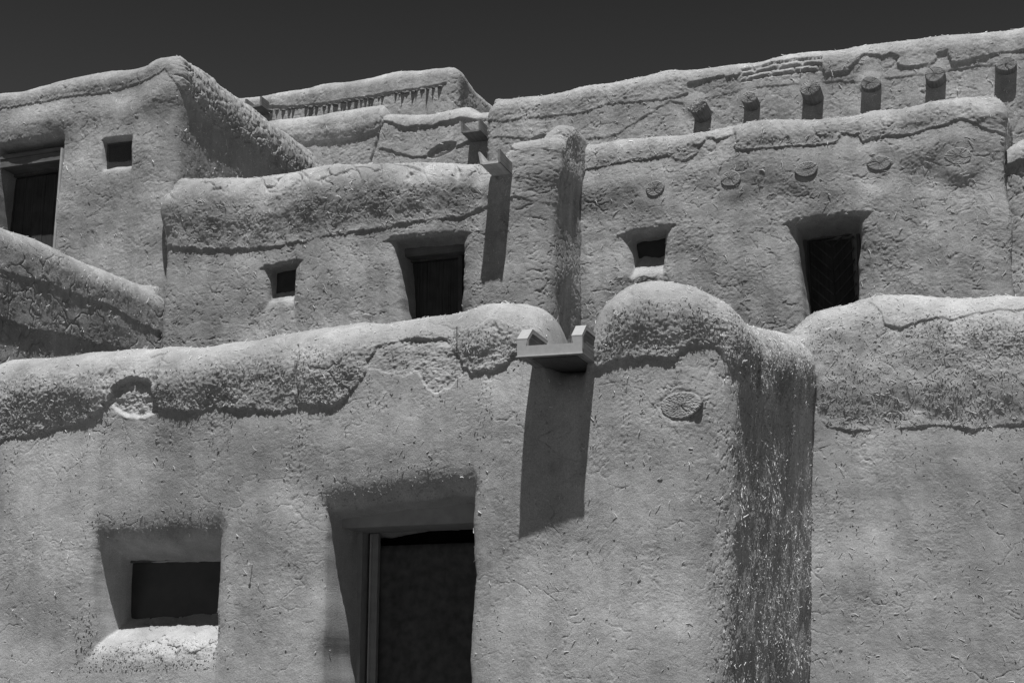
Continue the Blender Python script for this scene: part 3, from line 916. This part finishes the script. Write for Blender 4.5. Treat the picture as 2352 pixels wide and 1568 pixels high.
plank_spout(rootC, fC, (1127, 376), .52, .24, .18, .03, M['wood_w'], .02, lean=.16, mleft=M['wood_pale'], mbot=M['wood_pale'])

# ================================================================== D: upper right house
rootD = thing('adobe_house', 'upper right adobe house with a row of five flush log ends and carved dark door', 'house', (2.5, 20, 0), 'stepped adobe houses')
uLD = float((fC.P(uRC - .5, 0, 5) - fD.o) @ fD.d); uRD = u_on(fD, fD2, 2306, 560)
wD = Wall(fD, uLD, uRD, .1, .16, .2, 3.0, .33, lean=.02)
wD.top_from([(1280, 345), (1327, 331), (1399, 328), (1490, 315), (1580, 300), (1685, 287), (1873, 272), (2061, 251), (2197, 232), (2266, 226), (2281, 228), (2295, 242), (2308, 270)], .03, -.04)
eD = wD.edge([(1280, 405), (1327, 399), (1351, 389), (1433, 375), (1511, 362), (1528, 358), (1570, 372), (1600, 353), (1613, 329), (1624, 314), (1640, 325), (1686, 310), (1693, 347),
              (1719, 347), (1780, 342), (1849, 336), (1873, 336), (1915, 330), (1924, 322), (1934, 309), (1968, 309), (1978, 328), (2006, 316), (2095, 312), (2163, 292), (2215, 276), (2235, 292), (2252, 302), (2297, 309)], .006, 33)
DWo = dict(TL=wD.sz(1446, 537), TR=wD.sz(1524, 522), BR=wD.sz(1516, 636), BL=wD.sz(1452, 642))
DDo = dict(TL=wD.sz(1826, 510), TR=wD.sz(1974, 492), BR=wD.sz(1964, 760), BL=wD.sz(1850, 760))
sDs = wD.sz(1483, 628)
LOGD = [(1504, 432, 21, 19), (1678, 410, 21, 20), (1852, 388, 25, 18), (2019, 374, 23, 18), (2201, 358, 25, 21)]
LD = [wD.sz(a, b) for a, b, _, _ in LOGD]
def base_D(a, b):
    a, b = np.array([a]), np.array([b])
    return float(.040 * (1.5 * noise(a * .9, b, 305) + .55 * noise(a * 2.1, b * 2.1, 307))[0]) + .026

def dispD(S, Z, Hh, PH, ZT):
    e = eD(S + .08 * noise(Z * 6, S * 3, 311) + .03 * noise(Z * 18, S * 8, 312))
    up = ss(.0, .016, Z - e + .014 * crumbs(S, Hh, .05, 8))
    x = np.clip((Z - e) / np.maximum(ZT - e, .1), 0, 1.3)
    d, m = mud(S, Hh, .042, 305, up * .3 * (1 - ss(.4, .9, PH)) + .10, 1.4, .040)
    d = d + up * (.019 + .03 * ss(.0, .3, Z - e)) * (1 - .5 * ss(.7, 1.4, PH))
    d = d + up * .014 * fbm(S * 2.6, Hh * 2.6, 3, 315) * 1.6
    # band of plaster bulging over the row of logs
    zl = np.interp(S, [a for a, b in LD], [b for a, b in LD])
    d = d + .035 * np.exp(-((Z - zl - .12) / .22) ** 2)
    for (a, b) in LD:
        q = np.exp(-(((S - a) ** 2 + (Z - b + .07) ** 2) / .27 ** 2) ** 2)
        d = d * (1 - q) + (base_D(a, b) + .003 * fbm(S * 14, Z * 14, 2, 339)) * q
    d = d - .011 * (cracks(S, Hh, .30, .010, 371, .10) * (1 + up) + .5 * cracks(S, Hh, .13, .008, 377, .12))
    g = opening(S, Z, **DWo, depth=.45, rt=.07, rtD=.06, kt=5, rs=.22, rsD=.17, kl=7, kr=8, kb=.8, rb=.14, seed=321, sk=.07, wob=.03)
    g2 = opening(S, Z, **DDo, depth=.60, rt=.08, rtD=.06, kt=4, rs=.24, rsD=.18, kl=11, kr=9, kb=None, seed=325, sk=.09, wob=.03)
    d = d * (1 - ss(.05, .2, g2) * .9) * (1 - ss(.05, .2, g) * .9) - g - g2
    d = d + .085 * np.exp(-(((S - sDs[0]) / .26) ** 2 + ((Z - sDs[1]) / .10) ** 2)) * (1 - ss(.02, .3, g))
    return d
wD.build(rootD, M['mid'], dispD, .0120, (wD.sm1, wD.s2 + .6), 3.0, 5.6)
wD.straw(rootD, 2000, (wD.sm1, wD.s2 + .3), (5.6, 11), .04, .0050, lambda S, Z, PH: .5 + .9 * (Z > eD(S)), 33, .16)
for k, (a, b, rx, ry) in enumerate(LOGD):
    pxlog('roof_beam', fD, rootD, a, b, rx, ry, -base_D(*LD[k]) - (.022, .024, .032, .022, .008)[k], 50 + k, tilt=.04, relief=.8)
add_window(rootD, fD, [(1438, 549), (1556, 535), (1556, 650), (1430, 652)], .30, .025, .05, M['wood_z'], M['glass'])  # pane widened so its dark tone also paints the shaded recess back
# carved door with a chevron of thin strips
dq = [(1844, 547), (1974, 528), (1974, 740), (1842, 750)]
dD = plank_door(rootD, fD, dq, .48, M['door_d'], M['wood_z'], .045, 1, False, 5.0)
uc, zc = fD.uz(1908, 668, .53)
for k in range(9):
    for sgn in (-1, 1):
        z0 = zc - .75 + .17 * k
        a0, a1 = (.012, .30)
        prof = [(uc + .05 + sgn * a0, z0), (uc + .05 + sgn * a1, z0 + .30), (uc + .05 + sgn * a1, z0 + .33), (uc + .05 + sgn * a0, z0 + .03)]
        mk('chevron_strip', *prism_w(fD, prof, .525, .537), M['door_z'], dD)
mk('side_rail', *box_uwz(fD, uc - .30, uc - .27, .522, .537, 5.0, zc + 1.0), M['door_z'], dD)
mk('lock_plate', *box_uwz(fD, uc - .40, uc - .33, .520, .537, zc - .22, zc - .12), M['mesh'], dD)

# ================================================================== D2: slice of a house at the right edge
rootD2 = thing('adobe_house', 'narrow slice of adobe house at the right edge beyond the log-studded house', 'house', (5, 19, 0), 'stepped adobe houses')
wD2 = Wall(fD2, uRD - .35, uRD + 4, .1, .2, .2, 2.5, .26)
wD2.top_from([(2290, 385), (2303, 365), (2318, 350), (2335, 338), (2352, 330), (2450, 315)], .03)
eD2 = wD2.edge([(2290, 400), (2312, 388), (2330, 378), (2352, 372), (2450, 360)], .02, 43)
def dispD2(S, Z, Hh, PH, ZT):
    up = ss(.0, .03, Z - eD2(S))
    d, m = mud(S, Hh, .045, 405, .4, 1.6, .03)
    return d + up * .05 - .02 * cracks(S, Hh, .25, .012, 471, .4)
wD2.build(rootD2, M['mid'], dispD2, .0130, (wD2.sm1, wD2.sz(2420, 500)[0]), 3.0, 5.6)
wD2.straw(rootD2, 120, (wD2.sm1, wD2.sz(2400, 500)[0]), (5.6, 11), .04, .005, None, 43, .3)

# ================================================================== E: upper left house
rootE = thing('adobe_house', 'upper left adobe house with screened small window, tall dark door and shaded cracked side wall', 'house', (-6, 20, 0), 'stepped adobe houses')
uRE = fE.uz(404, 300)[0]
wE = Wall(fE, -9.5, uRE, .2, .22, 3.0, 5.3, .30)
wE.Rf = lambda q: .30 + .34 * ss(wE.s1 + .15, wE.s2 + .5, q)
wE.top_from([(-250, 262), (0, 215), (82, 203), (171, 186), (256, 168), (335, 155), (352, 149), (362, 139), (379, 131.5), (396, 131), (410, 137), (424, 147),
             (478, 191), (533, 230), (615, 293), (684, 341), (735, 382), (800, 428)], .03, -.025)
eE = wE.edge([(-100, 260), (0, 250), (50, 243), (100, 238), (170, 225), (240, 215), (290, 200), (330, 190), (352, 178), (365, 172), (380, 160), (405, 200), (440, 236), (465, 268), (490, 290), (513, 303), (550, 330), (595, 358), (649, 402), (720, 455)], .015, 53)
EWo = dict(TL=wE.sz(236, 322), TR=wE.sz(305, 314), BR=wE.sz(301, 382), BL=wE.sz(235, 390))
EDo = dict(TL=wE.sz(-6, 338), TR=wE.sz(146, 314), BR=wE.sz(122, 620), BL=wE.sz(-36, 620))
def dispE(S, Z, Hh, PH, ZT):
    e = eE(S)
    side = ss(wE.s1, wE.s2 + .05, S)
    up = ss(.0, .02, Z - e + .02 * crumbs(S, Hh, .06, 8))
    d, m = mud(S, Hh, .042, 505, .25 * up * (1 - ss(.5, 1, PH)) + .05 - .25 * side, 1.5, .035 * (1 - .7 * side))
    d = d + up * (.014 + .03 * side + .03 * ss(0, .22, Z - e)) * (1 - .4 * ss(.7, 1.4, PH))
    # horizontal swell over the door and window
    zb = np.interp(S, [EDo['TL'][0], EWo['TR'][0], wE.s1], [EDo['TL'][1] + .25, EWo['TR'][1] + .35, EWo['TR'][1] + .6])
    d = d + .05 * np.exp(-((Z - zb - .1) / .25) ** 2) * (1 - side)
    d = d - .010 * (cracks(S, Hh, .32, .010, 571, .08) * (1 + up) + .5 * cracks(S, Hh, .13, .008, 577, .08))
    e2, cid = vedge(S / .42 + .8 * fbm(S * 3, Hh * 3, 3, 7), Hh / .20 + .8 * fbm(S * 3, Hh * 3, 3, 9), 583)
    blk = side * up
    d = d - blk * .035 * np.exp(-(e2 / .08) ** 2) + blk * .022 * (cid - .5) + blk * .012 * crumbs(S, Hh, .06, 585)
    g = opening(S, Z, **EWo, depth=.20, rt=.05, rtD=.03, kt=5, rs=.035, rsD=.03, kl=14, kr=14, kb=2.0, rb=.05, seed=521)
    g2 = opening(S, Z, **EDo, depth=.62, rt=.10, rtD=.07, kt=5, rs=.03, rsD=.03, kl=20, kr=30, kb=None, seed=525)
    d = d * (1 - ss(.05, .2, g2) * .9) * (1 - ss(.05, .2, g) * .9) - g - g2
    return d
wE.build(rootE, M['mid'], dispE, .0120, (wE.sz(-40, 400)[0], wE.s3), 3.0, 5.5)
wE.straw(rootE, 2000, (wE.sz(-30, 400)[0], wE.s3), (5.5, 11), .035, .0050, lambda S, Z, PH: .5 + .8 * (Z > eE(S)) + .3 * (S > wE.s1), 53, .16)
# door: beam, frame, planks
plank_door(rootE, fE, [(2, 405), (156, 380), (156, 600), (-12, 600)], .42, M['door_z'], M['wood_z'], .05, 6, True, 5.0)
ul, zl = fE.uz(-60, 382, .12); ur, zr = fE.uz(150, 352, .12)
mk('lintel_beam', *prism_w(fE, [(ul, zl - .10), (ur + .05, zr - .10), (ur + .05, zr + .03), (ul, zl + .03)], .10, .42), M['wood_u'], rootE)
mk('lintel_board', *prism_w(fE, [(ul, zl + .035), (ur + .05, zr + .035), (ur + .05, zr + .10), (ul, zl + .10)], .085, .30), M['wood_u'], rootE)
# pale jamb strip down the right edge of the doorway
ja = [fE.uz(142, 341, -.005), fE.uz(146, 341, -.005), fE.uz(126, 600, -.005), fE.uz(121, 600, -.005)]
mk('jamb_strip', *prism_w(fE, ja, -.03, .06), M['edge_paint'], rootE)
# wire screen in the small window
q = pix_rect(fE, [(236, 334), (306, 326), (303, 378), (236, 384)], .11)
parts = []
n1, n2 = 34, 26
for k in range(n1):
    t = k / (n1 - 1); a = q[3][0] + (q[2][0] - q[3][0]) * t
    parts.append(box_uwz(fE, a, a + .0035, .112, .115, q[2][1] - .03, q[0][1]))
for k in range(n2):
    t = k / (n2 - 1); z = q[2][1] - .03 + (q[0][1] - q[2][1] + .03) * t
    parts.append(box_uwz(fE, q[3][0], q[1][0], .106, .110, z, z + .005))
win = framed(rootE, fE, 'window', q, .12, .02, .03, M['wood_z'])
mk('wire_screen', *join(*parts), M['mesh'], win)
V, Fc = prism_w(fE, q, .155, .165)
mk('pane', V, Fc, M['glass'], win)

# ================================================================== F: low shaded party wall on the left
uF = fE.uz(371, 730)[0]
pF = fE.P(uF, 0, 0)
fF = Face((pF[0], pF[1]), A0 - PI / 2)
rootF = thing('parapet_wall', 'low shaded mud party wall at the left edge sloping towards the tall dark door', 'wall', (-6, 16, 0))
wF = Wall(fF, -7.5, .10, .2, .08, .3, .3, .34)
wF.top_from([(-200, 440), (0, 522), (68, 546), (137, 580), (191, 604), (260, 630), (308, 647), (342, 655), (372, 657)], .03, -.055)
eF = wF.edge([(-100, 700), (0, 732), (60, 758), (120, 765), (170, 775), (220, 792), (280, 800), (330, 815), (371, 830)], .01, 63)
eF2 = wF.edge([(-60, 600), (0, 625), (50, 640), (100, 652), (150, 672), (200, 690), (250, 705), (300, 735), (371, 770)], .02, 66)
def dispF(S, Z, Hh, PH, ZT):
    up = ss(.0, .02, Z - eF(S) + .015 * crumbs(S, Hh, .05, 8))
    up2 = ss(.0, .02, Z - eF2(S) + .015 * crumbs(S, Hh, .05, 9))
    d, m = mud(S, Hh, .038, 605, -.25, 1.5, .016)
    d = d + .030 * up + .014 * up2
    d = d - .022 * cracks(S, Hh, .50, .012, 671, .26) - .010 * cracks(S, Hh, .16, .008, 677, .05)
    return d
wF.build(rootF, M['mid'], dispF, .0110, (wF.sz(-60, 700)[0], wF.s3), 2.5, 4.6)
wF.straw(rootF, 800, (wF.sz(-40, 700)[0], wF.s2), (4.6, 8), .035, .0048, None, 63, .35)

# ================================================================== H: third terrace, left of centre
rootH = thing('adobe_house', 'low third-storey adobe house below the spiked parapet, wooden spout at right end', 'house', (-3, 25, 0), 'stepped adobe houses')
uRH = fH.uz(1160, 330)[0]
wH = Wall(fH, fH.uz(520, 330)[0], uRH, .2, .2, 2, .5, .26)
wH.top_from([(520, 300), (600, 285), (619, 282), (736, 268), (869, 246), (880, 242), (888, 250), (894, 264), (930, 265), (995, 262), (1045, 253), (1070, 250), (1084, 251), (1094, 257), (1104, 266), (1160, 274)], .03, -.045)
eH = wH.edge([(520, 345), (600, 342), (681, 330), (740, 327), (790, 322), (830, 315), (858, 306), (874, 296), (884, 282), (900, 285), (930, 296), (960, 290), (990, 292), (1020, 282), (1060, 275), (1090, 280), (1160, 285)], .01, 73)
eH2 = wH.edge([(820, 380), (850, 350), (880, 342), (950, 362), (1000, 360), (1040, 343), (1080, 325), (1120, 318)], .01, 74)
sHc = wH.sz(870, 310)[0]; sHv = wH.sz(1015, 345)
def dispH(S, Z, Hh, PH, ZT):
    up = ss(.0, .02, Z - eH(S) + .01 * crumbs(S, Hh, .06, 8))
    d, m = mud(S, Hh, .055, 705, .12, 1.5, .03)
    d = d + .035 * up + .02 * ss(.0, .02, Z - eH2(S)) * ss(sHc - .02, sHc + .05, S) + .03 * (S < sHc) * ss(0, .2, Z - eH(S))
    cz = S - sHc - .10 * (Z - wH.sz(870, 310)[1]) * 3 - .03 * noise(Z * 6, Z * 0, 5)
    d = d - .05 * np.exp(-(cz / .018) ** 2)
    rr = np.hypot((S - sHv[0]) / .30, (Z - sHv[1] - (S - sHv[0]) * .25) / .12)
    d = d - .06 * (1 - ss(.8, 1.0, rr))
    return d - .013 * (cracks(S, Hh, .36, .012, 771, .14) + .5 * cracks(S, Hh, .16, .009, 777, .10))
wH.build(rootH, M['far'], dispH, .0160, (wH.sz(590, 330)[0], wH.s2), 4.0, 8.4)
wH.straw(rootH, 500, (wH.sz(590, 330)[0], wH.s1), (8.4, 13), .045, .006, None, 73, .3)
plank_spout(rootH, fH, (1082, 303), .50, .31, .21, .035, M['wood_w'])

# ================================================================== I: long top house on the right
rootI = thing('adobe_house', 'long topmost adobe house on the right with worn brick parapet and six jutting log ends', 'house', (3, 24, 0), 'stepped adobe houses')
uLI = fI.uz(1118, 320)[0]
wI = Wall(fI, uLI, 12.0, .12, .3, .5, 3, .29)
wI.top_from([(1108, 285), (1116, 262), (1122, 251), (1130, 242), (1146, 234), (1190, 229), (1241, 225), (1330, 208), (1433, 189), (1501, 175), (1530, 166), (1550, 163.5), (1604, 167), (1630, 163), (1693, 155),
             (1775, 141), (1895, 126), (2000, 110), (2100, 99), (2200, 88), (2300, 74), (2352, 66), (2600, 30)], .03)
eI = wI.edge([(1118, 282), (1160, 281), (1187, 276), (1260, 268), (1330, 262), (1400, 240), (1470, 236), (1520, 232), (1560, 222), (1582, 214), (1586, 196), (1600, 190), (1640, 180), (1690, 178), (1702, 163), (1760, 150), (1850, 139), (1890, 136), (1897, 172),
              (1945, 165), (1958, 143), (1985, 128), (2010, 126), (2022, 133), (2040, 126), (2052, 130), (2070, 152), (2100, 155), (2140, 148), (2150, 128), (2175, 118), (2182, 145), (2200, 146), (2230, 140), (2300, 124), (2352, 118), (2500, 100)], .008, 83)
eI2 = wI.edge([(1118, 320), (1300, 325), (1400, 318), (1540, 235), (1600, 245), (1640, 225), (1720, 205), (1850, 196), (1900, 190), (2000, 186), (2100, 176), (2200, 160), (2352, 140)], .02, 84)
LOGI = [(1601, 240, 19, 19, .44, .10), (1719, 223, 18, 15, .34, .03), (1859, 200, 20, 20, .44, .06), (1999, 190, 20, 16, .13, 0), (2147, 169, 19, 18, .27, 0), (2311, 146, 18, 17, .18, 0)]
sb0, sb1 = wI.sz(1695, 165)[0], wI.sz(1893, 150)[0]
sHole = wI.sz(1234, 325)
LI = [wI.sz(q[0], q[1]) for q in LOGI]
def dispI(S, Z, Hh, PH, ZT):
    e = eI(S + .10 * noise(Z * 5, S * 3, 321) + .04 * noise(Z * 14, S * 7, 322))
    up = ss(.0, .018, Z - e + .012 * crumbs(S, Hh, .06, 8))
    right = ss(wI.sz(1540, 250)[0], wI.sz(1600, 250)[0], S)
    d, m = mud(S, Hh, .055, 805, .12 + .25 * up * (1 - right), 1.5, .03)
    d = d + up * (.012 + .018 * right) + .012 * ss(.0, .03, Z - eI2(S))
    for (a, b) in LI:
        q = np.exp(-(((S - a) ** 2 + (Z - b) ** 2) / .20 ** 2) ** 2)
        d = d * (1 - q) + .02 * q
    # bare adobe bricks where the cap has fallen away
    br = ss(sb0, sb0 + .1, S) * (1 - ss(sb1 - .08, sb1, S)) * (1 - up) * ss(.0, .04, Z - e + .25)
    row = np.floor((Z - e) / .105)
    bu = S / .40 + .5 * (np.abs(row) % 2) + .17 * row + .1 * fbm(S * 5, Z * 5, 2, 3)
    bv = (Z - e) / .105 + .12 * fbm(S * 4, Z * 4, 2, 13)
    ex = np.minimum(bu - np.floor(bu), 1 - (bu - np.floor(bu))) * .36
    ez = np.minimum(bv - np.floor(bv), 1 - (bv - np.floor(bv))) * .105
    dd = np.minimum(ex, ez)
    d = d + br * (.060 * np.sqrt(np.clip(dd / .045, 0, 1)) - .04)
    rr = np.hypot((S - sHole[0]) / .20, (Z - sHole[1] - (S - sHole[0]) * .3) / .10)
    d = d - .06 * (1 - ss(.85, 1.0, rr))
    return d - .013 * (cracks(S, Hh, .38, .012, 871, .14) + .6 * cracks(S, Hh, .17, .009, 877, .12))
wI.build(rootI, M['far'], dispI, .0155, (wI.sm1, wI.sz(2420, 150)[0]), 4.0, 8.3)
wI.straw(rootI, 1500, (wI.sm1, wI.sz(2400, 150)[0]), (8.3, 16), .045, .006, None, 83, .15)
for k, (a, b, rx, ry, pj, brk) in enumerate(LOGI):
    pxlog('roof_beam', fI, rootI, a, b, rx, ry, -pj - .02, 80 + k, tilt=.05, broken=brk, label='split and broken log end' if brk > .05 else None)

# ================================================================== G: spiked top house left of centre
rootG = thing('adobe_house', 'topmost adobe house left of centre with a row of short stick ends below its parapet', 'house', (-3, 28, 0), 'stepped adobe houses')
uLG = fG.uz(612, 290)[0]; uRG = fG.uz(1049, 240)[0]
wG = Wall(fG, uLG, uRG, .2, .22, 2, 3.0, .25)
wG.top_from([(606, 280), (614, 260), (619, 246), (626, 228), (640, 217), (681, 209.5), (718, 205), (725, 202.5), (790, 193), (859, 183), (927, 169), (995, 159.5), (1034, 158), (1042, 160), (1049, 165), (1085, 204), (1125, 249), (1180, 305)], .035)
TEETH = [(300, 405), (345, 405), (392, 400), (430, 397), (460, 395), (540, 383), (574, 382), (606, 380), (672, 374), (702, 370), (737, 366), (777, 352), (806, 347), (832, 342), (885, 340),
         (912, 337), (940, 332), (967, 328), (994, 325), (1030, 316), (1060, 314), (1148, 296), (1172, 294), (1197, 290), (1224, 284), (1258, 278), (1290, 274), (1324, 267), (1358, 260), (1402, 252), (1441, 248)]
TEETH = [(516.8 + a * .3418, 114.8 + b * .3418) for a, b in TEETH]
eG = wG.edge([(600, 262)] + [(a, b - 3) for a, b in TEETH[::3]] + [(1050, 190), (1070, 215), (1125, 275)], .006, 93)
def dispG(S, Z, Hh, PH, ZT):
    up = ss(.0, .02, Z - eG(S) + .02 * fbm(S * 8, S * 0, 2, 4))
    d, m = mud(S, Hh, .06, 905, .08, 1.3, .03)
    return d + .025 * up * (S < wG.s1) - .018 * (cracks(S, Hh, .46, .012, 971, .14) + .5 * cracks(S, Hh, .2, .009, 977, .08))
wG.build(rootG, M['far'], dispG, .0180, (wG.sm1, wG.s3), 5.0, 10.5)
wG.straw(rootG, 250, (wG.sm1, wG.s2), (10.5, 16), .05, .006, None, 93, .3)
rg = np.random.default_rng(5)
for k, (a, b) in enumerate(TEETH):
    u, z = fG.uz(a, b, -.03)
    ln = rg.uniform(.05, .135); rr = rg.uniform(.030, .062); u += rg.uniform(-.02, .02); z += rg.uniform(-.015, .015)
    V = []
    n = 7
    for (w, q, dz) in ((.08, 1.0, 0), (-.02, 1.05, 0), (-ln * .6, .50, -.004), (-ln, .08, -.010)):
        V += [fG.P(u + rr * q * math.cos(t) * rg.uniform(.85, 1.15), w + .004 * rg.standard_normal(), z + dz + rr * .62 * q * math.sin(t) * rg.uniform(.85, 1.15)) for t in np.linspace(0, 2 * PI, n + 1)[:-1]]
    Fc = [(q * n + i, q * n + (i + 1) % n, q * n + n + (i + 1) % n, q * n + n + i) for q in range(3) for i in range(n)] + [tuple(range(3 * n, 4 * n))]
    mk('stick_end', V, Fc, M['log'], rootG)

# ================================================================== J: scrap of a house behind, with its spout
rootJ = thing('adobe_house', 'small scrap of far adobe house with a spout behind the sloping side wall', 'house', (-5, 30, 0), 'stepped adobe houses')
wJ = Wall(fJ, fJ.uz(470, 260)[0], fJ.uz(640, 260)[0], .2, .2, 1, 1.5, .22)
wJ.top_from([(480, 233), (527, 229), (551, 224.5), (566, 223.5), (600, 222), (640, 220)], .03)
def dispJ(S, Z, Hh, PH, ZT):
    d, m = mud(S, Hh, .06, 1005, .1, 1.3, .03)
    return d - .02 * cracks(S, Hh, .4, .014, 1071, .3)
wJ.build(rootJ, M['far'], dispJ, .0190, (wJ.sm1, wJ.s2), 6.0, 11.0)
plank_spout(rootJ, fJ, (583, 246), .50, .34, .22, .045, M['wood_w'])

# ================================================================== loose clod on the front parapet
uk, zk = fA.uz(844, 729, .27)
r = np.random.default_rng(2)
V, Fc = [], []
nn = 14
for ri, (t, q) in enumerate(((-1, .55), (-.6, .9), (0, 1.0), (.6, .85), (1, .45))):
    for k in range(nn):
        th = 2 * PI * k / nn
        V.append(fA.P(uk + (.040 * q * math.cos(th)) * (1 + .12 * r.standard_normal()), .27 + .03 * q * math.sin(th), zk + .012 + .012 * t + .003 * r.standard_normal()))
for ri in range(4):
    Fc += [(ri * nn + k, ri * nn + (k + 1) % nn, (ri + 1) * nn + (k + 1) % nn, (ri + 1) * nn + k) for k in range(nn)]
Fc += [tuple(range(nn - 1, -1, -1)), tuple(range(4 * nn, 5 * nn))]
V = np.array([np.asarray(v) for v in V]).reshape(-1, 3)
clod = mk('mud_clod', V, Fc, M['near'], None, smooth=True)
clod['label'] = 'small flat mud clod lying on the nearest parapet'; clod['category'] = 'clod'

# ================================================================== ground
gv = [(-600, -600, 0), (600, -600, 0), (600, 600, 0), (-600, 600, 0)]
g = mk('ground', gv, [(0, 1, 2, 3)], M['earth'])
g['kind'] = 'structure'

# ================================================================== light
# sun direction in facade terms: slightly from the right, steep
sv = fA.d * .105 - fA.i * .357 + np.array([0, 0, 1.0])
sv /= np.linalg.norm(sv)
elev = math.asin(sv[2])
sun = bpy.data.lights.new('sun', 'SUN')
sun.energy = 4.4; sun.angle = math.radians(.53); sun.color = (1, 1, 1)
so = bpy.data.objects.new('sun', sun); COL.objects.link(so)
so.rotation_euler = Vector(sv).to_track_quat('Z', 'Y').to_euler()
so.location = (0, 0, 40)

wd = bpy.data.worlds.new('World'); SC.world = wd; wd.use_nodes = True
nt = wd.node_tree
for n in list(nt.nodes): nt.nodes.remove(n)
out = nt.nodes.new('ShaderNodeOutputWorld'); bg = nt.nodes.new('ShaderNodeBackground')
sky = nt.nodes.new('ShaderNodeTexSky'); sky.sky_type = 'NISHITA'; sky.sun_disc = False
sky.sun_elevation = elev; sky.sun_rotation = math.atan2(sv[0], sv[1])
sky.air_density = 1.0; sky.dust_density = .3; sky.ozone_density = 1.0; sky.altitude = 2100
sep = nt.nodes.new('ShaderNodeSeparateColor'); com = nt.nodes.new('ShaderNodeCombineColor')
nt.links.new(sky.outputs[0], sep.inputs[0])
# black-and-white picture taken through a deep red filter: only the sky's red light counts
geo = nt.nodes.new('ShaderNodeTexCoord'); sxyz = nt.nodes.new('ShaderNodeSeparateXYZ')
nt.links.new(geo.outputs['Generated'], sxyz.inputs[0])
zen = maprange(nt, sxyz.outputs[2], math.sin(math.radians(20)), math.sin(math.radians(29)), 1.30, .68)
red = math_n(nt, 'MULTIPLY', math_n(nt, 'MULTIPLY', sep.outputs[0], zen), SKYGAIN)
for k in range(3): nt.links.new(red, com.inputs[k])
nt.links.new(com.outputs[0], bg.inputs[0]); bg.inputs[1].default_value = .10
nt.links.new(bg.outputs[0], out.inputs[0])

vs = SC.view_settings
SC.display_settings.display_device = 'sRGB'
vs.view_transform = 'Standard'; vs.look = 'None'; vs.exposure = 0.05; vs.gamma = 1.0; vs.use_curve_mapping = False
